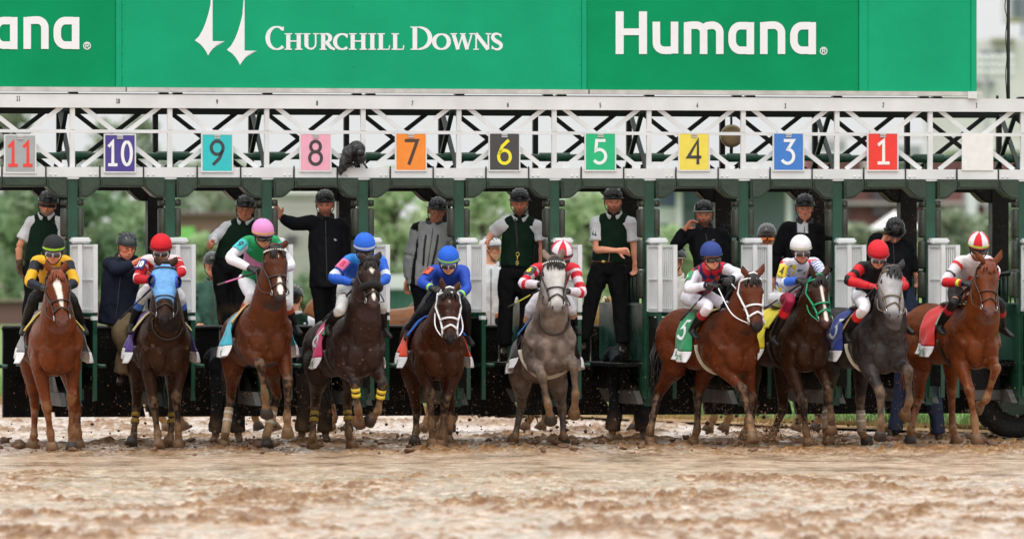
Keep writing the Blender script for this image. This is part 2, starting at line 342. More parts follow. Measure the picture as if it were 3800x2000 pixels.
T = [(-130, 560, 1150, 150, 420, 'broad dark green tree at the far left edge', GD), (120, 700, 1200, 140, 380, 'leafy green tree behind the grey number card', GD), (330, 680, 1220, 150, 340, 'dark round tree between the first two stalls from the left', GD),
     (470, 740, 1230, 160, 300, 'lower green tree behind the navy jacket man', GD), (30, 380, 1100, 240, 420, 'tall pale tree rising behind the truss at the far left', GG), (470, 400, 1000, 260, 420, 'tall grey green tree behind the purple card', GG),
     (760, 880, 1150, 170, 230, 'bright young tree before the brown hall', GB), (790, 560, 900, 300, 420, 'hazy tree above the brown hall roof', GG), (1150, 1030, 1200, 180, 260, 'clipped dark green bush left of the chestnut pony', GD),
     (1460, 640, 1150, 170, 260, 'light green tree right of the black jacket man', GB), (1600, 720, 1150, 175, 220, 'small light green tree behind the grey jacket man', GB), (1800, 660, 1120, 165, 300, 'yellow green tree left of the bare armed vest man', GB),
     (1960, 700, 1150, 190, 260, 'thin grey green tree behind the sixth stall', GG), (2190, 680, 1130, 170, 330, 'fresh green tree behind the bearded vest man', GB), (2330, 720, 1130, 200, 240, 'pale green tree in the fifth stall opening', GG),
     (2500, 860, 1130, 180, 240, 'low green tree under the white stand roof', GB), (3160, 850, 1100, 200, 220, 'grey green tree before the red brick stand', GG), (3540, 800, 1120, 190, 300, 'olive green tree before the brick columns', GG), (3720, 760, 1120, 185, 260, 'olive tree at the right edge behind the last stall', GG)]
for i, (px, yt, yb, Y, w, lb, cl) in enumerate(T): tree(px, yt, yb, Y*1.7, w, lb, 100+i, cl)

# ------------------------------------------------------------------ buildings far behind
def bmat(n, c, r=.7): return M(n, lin(*c), r, var=.06, scale=.3)
def pbox(bm, x0, y0, x1, y1, Y, dep=12):
    a, c = P(x0, y1, Y), P(x1, y0, Y); box(bm, (a.x, Y, max(a.z, -.05)), (c.x, Y+dep, c.z))
def part(name, rects, mat, root, Y, dep=12):
    out = []; Y = Y*1.7; dep = dep*1.7
    for rc in rects:
        b = BM(); pbox(b, *rc, Y, dep); o = link(name, mesh_of(fixn(b), False), mat, root); o.location = -Vector(root.location); out.append(o)
    return out
def house(name, label, cat, Y, px): return thing(name, label, cat, tuple(P(px, 1100, Y*1.7)*1)[:2]+(0,))
r = house('brown_hall', 'long low brown hall behind the trees with a lime green panel', 'building', 230, 760)
part('wall', [(560, 800, 960, 1060)], bmat('brown_wall', (150, 118, 108)), r, 230); part('roof', [(540, 785, 980, 799)], bmat('brown_roof', (110, 92, 90)), r, 229.6, 13); part('green_panel', [(640, 842, 722, 890)], bmat('lime_panel', (120, 190, 96)), r, 229.7, .2)
part('window', [(770+40*k, 860, 792+40*k, 900) for k in range(4)], bmat('dim_glass', (86, 84, 88), .2), r, 229.8, .15)
r = house('white_barn', 'plain white building behind the black jacket man', 'building', 260, 1200)
part('wall', [(1010, 720, 1300, 1110)], bmat('white_wall', (214, 212, 206)), r, 260); part('roof', [(1000, 700, 1310, 719)], bmat('white_roof', (224, 224, 220)), r, 259.6, 14); part('siding_board', [(1010, 740+26*k, 1300, 742+26*k) for k in range(14)], bmat('siding_line', (196, 194, 190)), r, 259.8, .15); part('window', [(1062, 872, 1100, 910)], bmat('dim_glass', (86, 84, 88)), r, 259.7, .2)
r = house('low_house', 'small house with a pale roof among the trees behind the grey jacket man', 'building', 250, 1440)
part('wall', [(1380, 850, 1480, 960)], bmat('grey_wall', (168, 168, 164)), r, 250); part('roof', [(1370, 828, 1490, 849)], bmat('pale_roof', (206, 204, 202)), r, 249.5, 13); part('chimney', [(1512, 805, 1540, 870)], bmat('white_wall', (214, 212, 206)), r, 249, 1)
r = house('white_rail_stand', 'low white and green stand behind the chestnut pony', 'stand', 150, 1430)
part('white_fascia', [(1290, 1020, 1560, 1072)], bmat('white_panel', (206, 210, 208)), r, 150, 3); part('green_front', [(1290, 1076, 1560, 1150)], bmat('stand_green', (72, 122, 104)), r, 150.2, 3); part('rail_post', [(1300+24*k, 1076, 1306+24*k, 1150) for k in range(11)], bmat('stand_dark', (40, 80, 66)), r, 149.8, .1)
r = house('grey_grandstand', 'wide blue grey grandstand with white columns on the right', 'building', 330, 2900)
part('wall', [(2440, 700, 3020, 1130)], bmat('stand_grey', (120, 134, 146)), r, 330, 30); part('upper_wall', [(2470, 690, 2620, 760)], bmat('stand_blue', (110, 128, 160)), r, 329, 1); part('roof_slab', [(2400, 655, 3060, 690)], bmat('white_panel', (206, 210, 208)), r, 326, 36)
part('white_screen', [(2440, 770, 2520, 830)], bmat('white_panel', (206, 210, 208)), r, 328, 1); part('column', [(2512, 700, 2530, 1130), (2920, 700, 2938, 1130)], bmat('column_white', (210, 212, 214)), r, 327, 2)
r = house('brick_grandstand', 'red brick grandstand with white columns at the far right', 'building', 340, 3500)
part('wall', [(2985, 585, 4300, 1130)], bmat('stand_brick', (142, 98, 94)), r, 340, 40); part('white_band', [(2985, 500+0, 4300, 512), (3200, 590, 3420, 640), (2985, 748, 4300, 760), (2985, 838, 4300, 850)], bmat('band_white', (198, 190, 186)), r, 339, 1)
part('column', [(3588, 480, 3626, 880), (3990, 480, 4028, 880)], bmat('column_white', (210, 212, 214)), r, 337, 3); part('window', [(3240, 700, 3300, 800), (3120, 700, 3150, 860), (3440, 690, 3500, 790)], bmat('stand_window', (96, 86, 98), .3), r, 339.4, 1)
part('awning', [(3020, 520, 3140, 560), (3240, 540, 3420, 600)], bmat('awning_grey', (150, 152, 154)), r, 336, 4)
r = house('white_pavilion', 'white pointed tent roof behind the ducking groom', 'tent', 200, 3330)
b = BM(); a0 = P(3240, 850, 340); a1 = P(3420, 850, 340); tp = P(3330, 780, 340); mx = (a0.x+a1.x)/2; hw = (a1.x-a0.x)/2
vs = [b.verts.new((mx-hw, 338, a0.z)), b.verts.new((mx+hw, 338, a0.z)), b.verts.new((mx+hw, 346, a0.z)), b.verts.new((mx-hw, 346, a0.z)), b.verts.new((mx, 342, tp.z))]
for i in range(4): b.faces.new((vs[i], vs[(i+1) % 4], vs[4]))
o = link('tent_roof', mesh_of(fixn(b), False), bmat('tent_white', (220, 218, 214)), r); o.location = -Vector(r.location)
part('tent_pole', [(3242, 850, 3248, 1100), (3412, 850, 3418, 1100)], bmat('column_white', (210, 212, 214)), r, 199.2, .2)
# scoreboard building and flood light rack at the top right
r = house('white_tower', 'tall white building with rows of dark windows at the top right', 'building', 420, 3700)
part('wall', [(3540, 150, 4300, 560)], bmat('tower_white', (204, 204, 200)), r, 420, 30); part('parapet', [(3680, 138, 3770, 149)], bmat('parapet', (190, 186, 178)), r, 419, 30)
part('window', [(3640, 190, 3676, 206), (3696, 188, 3718, 206), (3700+40*k, 320, 3720+40*k, 338) if 0 else (3655, 300, 3690, 318), (3622, 300, 3640, 318)], bmat('tower_window', (112, 118, 128), .3), r, 419.5, .4)
r = house('light_rack', 'rack of white floodlights on a grey pole at the top right corner', 'floodlight', 300, 3664)
part('pole', [(3660, 200, 3668, 1050)], bmat('grey_pole', (158, 164, 172)), r, 300, .5)
b = BM()
for k in range(7):
    for j, yy in enumerate((214, 242, 270)):
        c = P(3628+21*k, yy, 508); o = BM(); ball(o, (0, 0, 0), (.19, .2, .2), nu=8, nv=6); q = link('lamp_head', mesh_of(fixn(o)), bmat('lamp_white', (226, 226, 226), .3), r); q.location = c-Vector(r.location)
part('cross_arm', [(3615, 226, 3765, 229), (3615, 254, 3765, 257), (3615, 282, 3765, 285)], bmat('grey_pole', (158, 164, 172)), r, 300, .3)
r = house('far_stand_tier', 'pale blue seating tier in the top right corner', 'stand', 520, 3800)
part('tier', [(3752, -40, 4100, 70)], bmat('tier_pale', (196, 204, 208)), r, 520, 10); part('seat_row', [(3752, -10+22*k, 4100, -4+22*k) for k in range(4)], bmat('tier_row', (160, 172, 180)), r, 519, 1); part('tier_post', [(3794, -40, 3804, 140)], bmat('tier_post', (128, 140, 152)), r, 518, 1)
# boundary wall on the left
r = house('boundary_wall', 'low brown boundary wall far behind the gate on the left', 'wall', 135, 200)
part('wall', [(-400, 1120, 1010, 1206)], bmat('low_wall', (104, 76, 70)), r, 135, .4); part('coping', [(-400, 1110, 1010, 1119)], bmat('low_coping', (128, 112, 100)), r, 134.9, .6)

# ------------------------------------------------------------------ starting gate (local axes: x along the gate, y into it, z up)
TH = math.radians(12); CT, ST = math.cos(TH), math.sin(TH); GY = 85.0
U0, PITCH = -5.1193, 1.12184
POST = [U0+PITCH*i for i in range(-1, 12)]           # one more bay past the left edge of the picture
def UP(px, v=0.):
    a = (px-1900)*K
    return (a*(GY+v*CT)+v*ST)/(CT-a*ST)
def GYat(u, v=0.): return GY+u*ST+v*CT
def ZC(py, v=0.): return H-(py-1000)*K*(GY+v*CT)
def gw(u, v, z): return Vector((u*CT-v*ST, GY+u*ST+v*CT, z))
m_white = M('gate_white_paint', lin(214, 216, 217), .45, var=.09, scale=2.6, r2=(.3, .6))
m_green = M('gate_green_paint', lin(22, 70, 52), .32, var=.2, scale=6, r2=(.2, .5))
m_dark = M('gate_dark_green_paint', lin(15, 33, 28), .4, spec=.3, var=.2, scale=5)
m_black = M('gate_black_steel', lin(14, 17, 18), .45, spec=.25, var=.25, scale=6)
m_pad = M('gate_pad_vinyl', lin(42, 58, 45), .38, var=.22, scale=5, bump=.012, bscale=9, r2=(.28, .55))
m_olive = M('gate_olive_vinyl', lin(52, 56, 46), .42, var=.3, scale=6, bump=.01, bscale=10)
m_blackpad = M('black_vinyl', lin(12, 12, 12), .5, spec=.22, var=.3, scale=3, bump=.02, bscale=5, r2=(.32, .62))
t = m_blackpad.node_tree; p = t.nodes['Principled BSDF']; src = p.inputs['Base Color'].links[0].from_socket
tc = node(t, 'TexCoord'); vn = node(t, 'TexNoise', Scale=48., Detail=2.0); t.links.new(tc.outputs['Object'], vn.inputs['Vector']); vn2 = node(t, 'TexNoise', Scale=2.2, Detail=3.0); t.links.new(tc.outputs['Object'], vn2.inputs['Vector'])
ad = node(t, 'Math', operation='MULTIPLY_ADD'); ad.inputs[1].default_value = .5; t.links.new(vn2.outputs['Fac'], ad.inputs[0]); t.links.new(vn.outputs['Fac'], ad.inputs[2])
mr = node(t, 'MapRange'); t.links.new(ad.outputs[0], mr.inputs['Value']); mr.inputs['From Min'].default_value = .93; mr.inputs['From Max'].default_value = .99
mx = node(t, 'Mix', data_type='RGBA'); t.links.new(mr.outputs[0], mx.inputs[0]); t.links.new(src, mx.inputs[6]); mx.inputs[7].default_value = (*lin(94, 78, 62), 1); t.links.new(mx.outputs[2], p.inputs['Base Color'])   # dried mud flecks
m_wear = M('worn_grey_rubber', lin(92, 90, 88), .5, var=.35, scale=5)
m_steel = M('galvanised_edge', lin(188, 188, 184), .45, metal=.0, var=.18, scale=7)
m_strap = M('black_strap', lin(20, 20, 22), .6)
m_tank = M('wet_green_sheet', lin(30, 66, 55), .22, var=.4, scale=3, r2=(.12, .45))
gate = thing('starting_gate', 'long green and white starting gate of numbered stalls with padded arches behind the horses', 'starting gate', (0, GY, 0), TH)
def gpart(name, bm, mat, parent=None, smooth=False):
    return link(name, mesh_of(fixn(bm), smooth), mat, parent or gate)
UL, UR = POST[0]-.3, POST[-1]+.75
zTop, zTopB, zMid, zMidB, zBot, zBotB, zNot = ZC(359), ZC(408), ZC(488), ZC(500), ZC(625), ZC(662), ZC(669)
b = BM(); box(b, (UL, -.07, zTopB), (UR, .03, zTop)); tb = gpart('top_beam', b, m_white)
b = BM(); box(b, (UL, -.045, zMidB), (UR, 0, zMid)); gpart('mid_rail', b, m_white)
# lower beam in plates with black straps at the pad seams
PADW = .31
for i in range(len(POST)-1):
    a, c = POST[i], POST[i+1]
    b = BM(); box(b, (a+PADW, -.085, zBotB), (c-PADW, .03, zBot)); gpart('beam_plate', b, m_white)
    for s in (a+PADW-.006, c-PADW-.006):
        b = BM(); box(b, (s-.004, -.094, zBotB-.02), (s+.011, -.086, zBot+.02)); gpart('strap', b, m_strap)
for i, a in enumerate(POST):
    b = BM(); box(b, (a-PADW+.006, -.08, zBotB), (a+PADW-.012, .03, zBot)); box(b, (a-.075, -.075, zNot), (a+.075, .02, zBotB-.001)); pl = gpart('post_plate', b, m_white)
    for du in (-.26, -.2, .2, .26):
        b = BM(); ball(b, (a+du, -.083, zBotB+.028), (.013, .009, .013), nu=8, nv=5); gpart('bolt', b, m_white, pl, True)
    b = BM(); box(b, (a-.027, -.05, zMid+.001), (a+.027, 0, zTopB-.001)); box(b, (a-.027, -.05, zBot+.001), (a+.027, 0, zMidB-.001)); gpart('vertical_post', b, m_white)
    b = BM(); box(b, (a-.03, .97, zBotB), (a+.03, 1.03, zTopB)); gpart('rear_vertical_post', b, m_black)
    if i % 2 == 0: continue
    b = BM()
    bar(b, (a-.05, .1, zTopB-.02), (a-.05, .92, zBot), .05, .03, (1, 0, 0)); gpart('cross_brace', b, m_dark)
    b = BM(); bar(b, (a+.0, .1, zBot), (a+.0, .92, zTopB-.02), .05, .03, (1, 0, 0)); gpart('cross_brace', b, m_dark)
for i in range(len(POST)-1):
    a, c = POST[i], POST[i+1]
    for (p, q, v) in ((a+.11, c-.11, -.025), (c-.11, a+.11, -.02)):
        for (v0, mm, nm) in ((v, m_white, 'diagonal_brace'), (1.0+v, m_black, 'rear_diagonal_brace')):
            b = BM(); bar(b, (p, v0, zTopB+.02), (q, v0, zBot-.0), .052, .012 if v > -.022 else .016, (0, 0, 1)); gpart(nm, b, mm)
b = BM(); box(b, (UL, .93, zTopB-.05), (UR, 1.05, zTop-.02)); gpart('rear_top_chord', b, m_black)
b = BM(); box(b, (UL, .95, zBotB), (UR, 1.05, zBot-.02)); gpart('rear_bottom_chord', b, m_black)
zP = ZC(583, .5)
b = BM(); tube(b, [(UL, .5, zP), (UR, .5, zP)], .036, 12); gpart('shaft', b, m_green, None, True)
for a in POST:
    b = BM(); tube(b, [(a-.06, .5, zP), (a+.3, .5, zP)], .052, 14, cap=.1); tube(b, [(a+.1, .5, zP-.05), (a+.1, .5, zBot-.02)], .025, 8); gpart('bearing_sleeve', b, m_green, None, True)
# short brackets carrying the board over the beam
zS0, zS1 = ZC(349), ZC(333)
for k, a in enumerate(POST):
    for du in ((-.06, .1) if k % 2 == 0 else (.02,)):
        b = BM(); prism(b, [(a+du-.06, zTop), (a+du+.06, zTop), (a+du+.05, zS0-.004), (a+du-.05, zS0-.004)], .0, .12, lambda x, z, d: (x, d, z)); gpart('board_bracket', b, m_black)
b = BM(); box(b, (UL, .3, zTop-.02), (UP(3640), .36, zS0-.012)); gpart('board_girder', b, m_dark)
# arches: left shoulder pad, flat pad, right shoulder pad; once in front, once (black) on the inner frame
def arch(i, v0, v1, mat, names, dz=0):
    a, c = POST[i], POST[i+1]; zt, zf, zn = ZC(664)+dz, ZC(698)+dz, ZC(737)+dz
    sh = [(.07, zt), (.07, zn), (.16, zn+.004), (.205, zn+.025), (.25, zn+.065), (.285, zn+.1), (PADW-.004, zf), (PADW-.004, zt)]
    f = lambda x, z, d: (x, d, z)
    for poly in ([(a+x, z) for x, z in sh], [(a+PADW+.004, zt), (a+PADW+.004, zf), (c-PADW-.004, zf), (c-PADW-.004, zt)], [(c-x, z) for x, z in sh]):
        b = BM(); prism(b, poly, v0, v1, f); fixn(b)
        es = [e for e in b.edges if abs(e.verts[0].co.y-e.verts[1].co.y) < 1e-5 and abs(e.verts[0].co.y-v0) < 1e-4]
        bmesh.ops.bevel(b, geom=es, offset=.02, segments=2, affect='EDGES', clamp_overlap=True)
        gpart(names, b, mat)
for i in range(len(POST)-1):
    arch(i, -.13, .1, m_pad, 'arch_pad'); arch(i, .95, 1.2, m_blackpad, 'rear_arch_pad', -.03)
zl = [ZC(742), ZC(768), ZC(772), ZC(883), ZC(889), ZC(1000), ZC(1006), ZC(1110)]
for a in POST:
    b = BM(); box(b, (a-.058, -.055, .5), (a+.058, .055, zNot-.002)); gpart('stall_post', b, m_green)
    b = BM(); box(b, (a-.1, .93, .35), (a+.1, 1.1, zBotB-.1)); gpart('inner_post', b, m_blackpad)
    for sgn in (-1, 1):
        for j in range(4):
            z0, z1 = zl[2*j+1], zl[2*j]; b = BM()
            x0 = a+sgn*.078
            tube(b, [(x0+sgn*.012, .0, z0+.012), (x0+sgn*.012, .0, z0+.03), (x0+sgn*.012, 0, z1-.03), (x0+sgn*.012, 0, z1-.012)] if z1-z0 > .1 else [(x0+sgn*.012, 0, z0+.008), (x0+sgn*.012, 0, z1-.008)],
                 [(.075, .036), (.085, .044), (.085, .044), (.075, .036)] if z1-z0 > .1 else [(.08, .042), (.08, .042)], 14, (1, 0, 0), .2)
            gpart('post_pad', b, m_olive, None, True)
# partitions, ledges, kick panels
for i, a in enumerate(POST):
    zt, zb = ZC(1134, .7), ZC(1338, .7)
    b = BM(); box(b, (a-.02, .07, zb), (a+.02, 2.5, zt)); box(b, (a-.035, .06, zt), (a+.035, 2.5, zt+.03)); gpart('partition_sheet', b, m_tank)
    for k in range(7):
        b = BM(); tube(b, [(a, .3+.2*k, zt+.02), (a, .3+.2*k, zt+.36)], .011, 6); gpart('guard_bar', b, m_green, None, True)
    b = BM(); tube(b, [(a, .2, zt+.38), (a, 1.7, zt+.36)], .03, 8); gpart('guard_rail', b, m_dark, None, True)
    for sgn in (-1, 1):
        b = BM(); box(b, (a+sgn*.03, .2, zb-.07), (a+sgn*.3, 2.4, zb-.03)); gpart('ledge', b, m_blackpad)
    zk1, zk0 = ZC(1348, .8), ZC(1497, .8); zm = zk0+(zk1-zk0)*.33
    for sgn in (-1, 1):
        f = lambda x, z, d: (a+sgn*(.05+d), x, z)
        ve = lambda z: (2.85-(zk1-z)/(zk1-zk0)*1.1, .75-(zk1-z)/(zk1-zk0)*.75)
        b = BM(); prism(b, [(ve(zm+.003)[0], zm+.003), (ve(zk1)[0], zk1), (ve(zk1)[1], zk1), (ve(zm+.003)[1], zm+.003)], 0, .07, f); gpart('kick_panel', b, m_blackpad)
        b = BM(); prism(b, [(ve(zk0)[0], zk0), (ve(zm)[0], zm), (ve(zm)[1], zm), (ve(zk0)[1], zk0)], 0, .07, f); gpart('worn_kick_strip', b, m_wear)
    b = BM(); prism(b, [(0, zk0-.02), (.0, zk1), (.7, zk1), (.06, zk0-.02)], -.04, .04, lambda x, z, d: (a+d, x, z)); gpart('gate_foot', b, m_green)
# rear doors: two black padded leaves per stall with a slanting joint
vr = 2.75
def zr(py): return ZC(py, vr)
for i in range(len(POST)-1):
    # measured on the stall left of post index 7 (px 2200..2278), shifted per bay
    o = POST[i+1]-POST[7]
    u = lambda px: UP(px, vr)+o
    L0, R1 = u(2409-352+30)+.012, u(2409+30)-.012
    yT, yB = zr(1213), zr(1541) if i < len(POST)-2 else zr(1499)
    f = lambda x, z, d: (x, d, z)
    # left leaf
    J1, J2, J3 = u(2190), u(2255), u(2264)
    jt = u(2190)
    b = BM(); prism(b, [(L0-PITCH*.0, yB), (L0, yT), (jt, yT), (J1, zr(1372)), (J2, zr(1500)), (J3, yB)], vr, vr+.09, f); gpart('rear_door', b, m_blackpad)
    b = BM(); prism(b, [(u(2282), yB), (u(2274), zr(1497)), (u(2208), zr(1366)), (u(2200), zr(1360)), (jt+.016, yT), (R1, yT), (R1, yB)], vr+.03, vr+.12, f); gpart('rear_door', b, m_blackpad)
    b = BM(); tube(b, [(L0, vr+.02, yT-.01), (jt, vr+.02, yT-.01)], .035, 8); gpart('door_top_roll', b, m_blackpad, None, True)
    b = BM(); tube(b, [(jt+.03, vr+.06, yT-.01), (R1, vr+.06, yT-.01)], .035, 8); gpart('door_top_roll', b, m_blackpad, None, True)
    for k, (x0, x1, col) in enumerate(((u(2224), u(2286), m_green),)):
        b = BM(); box(b, (x0, vr-.06, zr(1346)), (x1, vr-.02, zr(1208))); gpart('door_stile', b, col)
# opened front doors: white slatted tops, green framed bottoms
def door_leaf(hu, ang, ln, first):
    """hinge at hu; leaf swung forward to angle ang from straight ahead"""
    d = Vector((math.sin(ang), -math.cos(ang), 0)); o0 = Vector((hu, -.08, 0))
    z0, z1 = ZC(1157, -.4), ZC(908, -.4)
    root = None
    at = lambda t, z: tuple(o0+d*(t*ln)+Vector((0, 0, z)))
    b = BM()
    for t in (0.0, 1.0): bar(b, at(t, z0), at(t, z1), .03, .05, d)
    bar(b, at(0, z1-.015), at(1, z1-.015), .03, .03); bar(b, at(0, (z0+z1)/2-.02), at(1, (z0+z1)/2-.02), .014, .02); bar(b, at(0, z0+.015), at(1, z0+.015), .04, .03)
    root = gpart('front_door', b, m_white)
    n = 9
    for k in range(1, n):
        b = BM(); bar(b, at(k/n, z0+.03), at(k/n, z1-.03), .007, .018, d); gpart('slat', b, m_white, root)
    b = BM(); zb = ZC(1480, -.4)
    for t in (0.04, .97): bar(b, at(t, zb), at(t, z0-.002), .03, .045, d)
    bar(b, at(.04, .9), at(.97, .9), .045, .04); bar(b, at(.04, z0-.03), at(.97, z0-.03), .05, .05)
    gpart('door_frame', b, m_green, root)
    b = BM(); bar(b, at(.07, (zb+.1+z0)/2-.02), at(.93, (zb+.1+z0)/2-.02), z0-zb-.2, .03); gpart('door_pad', b, m_blackpad, root)
    if first:
        b = BM(); box(b, tuple(o0+Vector((-.03, -.13, z1+.012))), tuple(o0+Vector((.2, .1, z1+.08))))
        bmesh.ops.bevel(b, geom=b.edges[:], offset=.018, segments=2, affect='EDGES'); gpart('door_cap', b, m_white, root)
    else:
        b = BM(); tube(b, [at(.8, .9), tuple(Vector(at(1.0, .9))+Vector((.12, 0, 0)))], .022, 8); gpart('door_latch', b, m_green, root, True)
        b = BM(); bar(b, at(.85, 1.44), at(1.0, 1.44), .045, .06); gpart('latch_plate', b, m_white, root)
for a in POST[:-1]:
    door_leaf(a-.01, math.radians(1), .52, True)
    door_leaf(a+.095, math.radians(9), .52, False)
# big carriage wheel at the right end
wc = gw(UP(3885), 0, 0); wu, wz = UP(3885, -.4), ZC(1480, -.4)
m_tyre = M('tyre_rubber', lin(24, 24, 25), .7, var=.3, scale=8, bump=.02, bscale=30)
b = BM()
prof = [(.27, -.16), (.44, -.19), (.51, -.16), (.53, -.07), (.53, .07), (.51, .16), (.44, .19), (.27, .16)]; n = 48; rows = []
for k in range(n):
    a2 = 2*math.pi*k/n; rows.append([b.verts.new((wu+r*math.cos(a2), 1.0+w, .53+r*math.sin(a2))) for r, w in prof])
for k in range(n):
    for j in range(len(prof)): b.faces.new((rows[k][j], rows[k][(j+1) % 8], rows[(k+1) % n][(j+1) % 8], rows[(k+1) % n][j]))
wh = gpart('carriage_wheel', b, m_tyre, None, True)
b = BM(); tube(b, [(wu, .9, .53), (wu, 1.12, .53)], .27, 24, cap=.05); gpart('hub', b, m_green, wh)
b = BM(); box(b, (UP(3740, .8), .55, ZC(1490, .8)), (UR, 1.3, ZC(1340, .8))); gpart('wheel_guard', b, m_green)
b = BM(); box(b, (UP(3690, .3), .3, ZC(1340, .3)), (UR, .36, ZC(1129, .3))); gpart('end_sheet', b, m_tank)
b = BM(); box(b, (UP(3560, .5), .5, ZC(1452, .5)), (UP(3760, .5), .6, ZC(1345, .5))); gpart('kick_panel', b, m_blackpad)
b = BM(); box(b, (UP(3610, .5), .48, ZC(1490, .5)), (UP(3780, .5), .58, ZC(1453, .5))); gpart('worn_kick_strip', b, m_wear)

# ------------------------------------------------------------------ stroke lettering
def ribbon(bm, pts, w, y, closed=False, to=None, w_of=None):
    pts = [Vector((p[0], p[1])) for p in pts]; n = len(pts); L, R = [], []
    for i, p in enumerate(pts):
        a = pts[(i-1) % n] if (closed or i > 0) else None; c = pts[(i+1) % n] if (closed or i < n-1) else None
        d1 = (p-a).normalized() if a is not None else None; d2 = (c-p).normalized() if c is not None else None
        d1 = d1 or d2; d2 = d2 or d1
        n1, n2 = Vector((-d1.y, d1.x)), Vector((-d2.y, d2.x)); m = n1+n2
        m = m.normalized() if m.length > 1e-6 else n1
        k = min(1/max(m.dot(n1), .35), 2.2); hw = (w_of(i/(n-1)) if w_of else w)/2
        L.append(bm.verts.new(to(*(p+m*hw*k), y))); R.append(bm.verts.new(to(*(p-m*hw*k), y)))
    for i in range(n if closed else n-1):
        j = (i+1) % n; bm.faces.new((L[i], L[j], R[j], R[i]))
def arc(cx, cy, rx, ry, a0, a1, n=14):
    return [(cx+rx*math.cos(math.radians(a0+(a1-a0)*k/n)), cy+ry*math.sin(math.radians(a0+(a1-a0)*k/n))) for k in range(n+1)]
def DIG(ch):
    """strokes of a digit in a box 0..0.6 wide, 0..1 high"""
    c = .28
    return {
     '0': [arc(c, .5, .22, .45, 90, 450, 28)],
     '1': [[(.1, .76), (.31, .95), (.31, .05)], [(.08, .05), (.54, .05)]],
     '2': [arc(c, .72, .21, .23, 165, -40, 12)+[(.08, .05), (.52, .05)]],
     '3': [[(.1, .95), (.46, .95), (.26, .6)]+arc(.24, .32, .24, .28, 80, -150, 14)],
     '4': [[(.42, 0), (.42, .95), (.05, .29), (.55, .29)]],
     '5': [[(.47, .95), (.14, .95), (.11, .55)]+arc(.24, .32, .24, .27, 115, -145, 14)],
     '6': [[(.44, .97), (.2, .72)]+arc(.28, .3, .22, .26, 160, 520, 24)],
     '7': [[(.05, .95), (.52, .95), (.2, 0)]],
     '8': [arc(c, .73, .18, .21, 90, 450, 24), arc(c, .28, .22, .25, 90, 450, 24)],
     '9': [[(.12, .03), (.36, .28)]+arc(.28, .7, .22, .26, -20, 340, 24)],
    }[ch]
def digits(bm, text, x0, z0, x1, z1, w, to, y=0., gap=.12):
    n = len(text); cw = (x1-x0)/(n*.6+(n-1)*gap)
    for k, ch in enumerate(text):
        ox = x0+k*(.6+gap)*cw
        for j, s in enumerate(DIG(ch)):
            ribbon(bm, [(ox+p[0]*cw, z0+p[1]*(z1-z0)) for p in s], w, y-.0006*j, False, to)
# small bay numbers on the top beam
m_ink = M('black_ink', lin(40, 40, 42), .6)
m_ltr = M('white_letter_vinyl', lin(228, 230, 233), .5, var=.02)
vf = -.0735
for t, px, py in (('11', 68, 366), ('10', 438, 376), ('9', 806, 379), ('8', 1177, 383), ('7', 1530, 384), ('6', 1885, 389), ('5', 2228, 391), ('4', 2588, 391), ('3', 2914, 394), ('2', 3278, 390), ('1', 3624, 391)):
    u = UP(px, vf); z = H-(py-1000)*K*GYat(u, vf); b = BM(); w = .02 if len(t) == 1 else .045
    digits(b, t, u-w/2, z-.027, u+w/2, z+.027, .008, lambda x, zz, y: (x, y, zz), vf); gpart('bay_number', b, m_ink, tb)
# number cards hung on the truss
CARDS = [('11', 75, (158, 163, 166), (226, 62, 54), 'grey', 'red'), ('10', 445, (70, 60, 138), (232, 232, 236), 'purple', 'white'), ('9', 806, (44, 190, 194), (58, 60, 64), 'turquoise', 'dark'),
         ('8', 1171, (232, 166, 186), (58, 56, 60), 'pink', 'dark'), ('7', 1525, (238, 138, 46), (66, 56, 50), 'orange', 'dark'), ('6', 1872, (66, 66, 68), (240, 226, 40), 'charcoal', 'yellow'),
         ('5', 2228, (24, 180, 120), (230, 236, 234), 'green', 'white'), ('4', 2576, (232, 212, 84), (60, 58, 52), 'yellow', 'dark'), ('3', 2926, (60, 122, 200), (232, 236, 240), 'blue', 'white'), ('1', 3276, (232, 56, 46), (238, 234, 232), 'red', 'white'), ('', 3628, (226, 226, 224), None, 'white', '')]
for t, px, bgc, fg, cn, fn in CARDS:
    v = -.10; u = UP(px, v); Yd = GYat(u, v); s = K*Yd; zc = H-(562-1000)*s+(0 if px > 1600 else -.012*(1600-px)/800); zc -= .006
    r = thing('number_card', (f'{cn} number card with {fn} {t} hung on the white truss' if t else 'blank white number card on the truss at the right end'), 'number card', tuple(gw(u, v, zc)), TH, 'stall number cards on the truss')
    hw, hh = (55*s, 67*s) if t else (60*s, 69*s)
    b = BM(); box(b, (-hw, 0, -hh), (hw, .012, hh)); link('card_panel', mesh_of(fixn(b), False), M('card_'+cn, lin(*bgc), .5, var=.05, scale=12), r)
    if t:
        b = BM(); e = .016
        for A, Bx in (((-hw-e, -.004, -hh-e), (-hw-.001, .016, hh+e)), ((hw+.001, -.004, -hh-e), (hw+e, .016, hh+e)), ((-hw, -.003, -hh-e), (hw, .015, -hh-.001)), ((-hw, -.003, hh+.001), (hw, .015, hh+e))): box(b, A, Bx)
        link('card_frame', mesh_of(fixn(b), False), m_white, r)
        b = BM(); w = .068 if len(t) == 2 else .088
        digits(b, t, -(.155 if len(t) == 2 else .088), -.145, (.155 if len(t) == 2 else .1), .145, .036, lambda x, z, y: (x, y, z), -.003); link('numeral', mesh_of(fixn(b), False), M('ink_'+cn, lin(*fg), .5, var=.03), r)
        b = BM(); box(b, (-.035, -.012, hh-.02), (.035, -.001, hh-.001)); box(b, (-.035, -.012, hh-.042), (.035, -.001, hh-.026)); link('card_clip', mesh_of(fixn(b), False), m_steel, r)

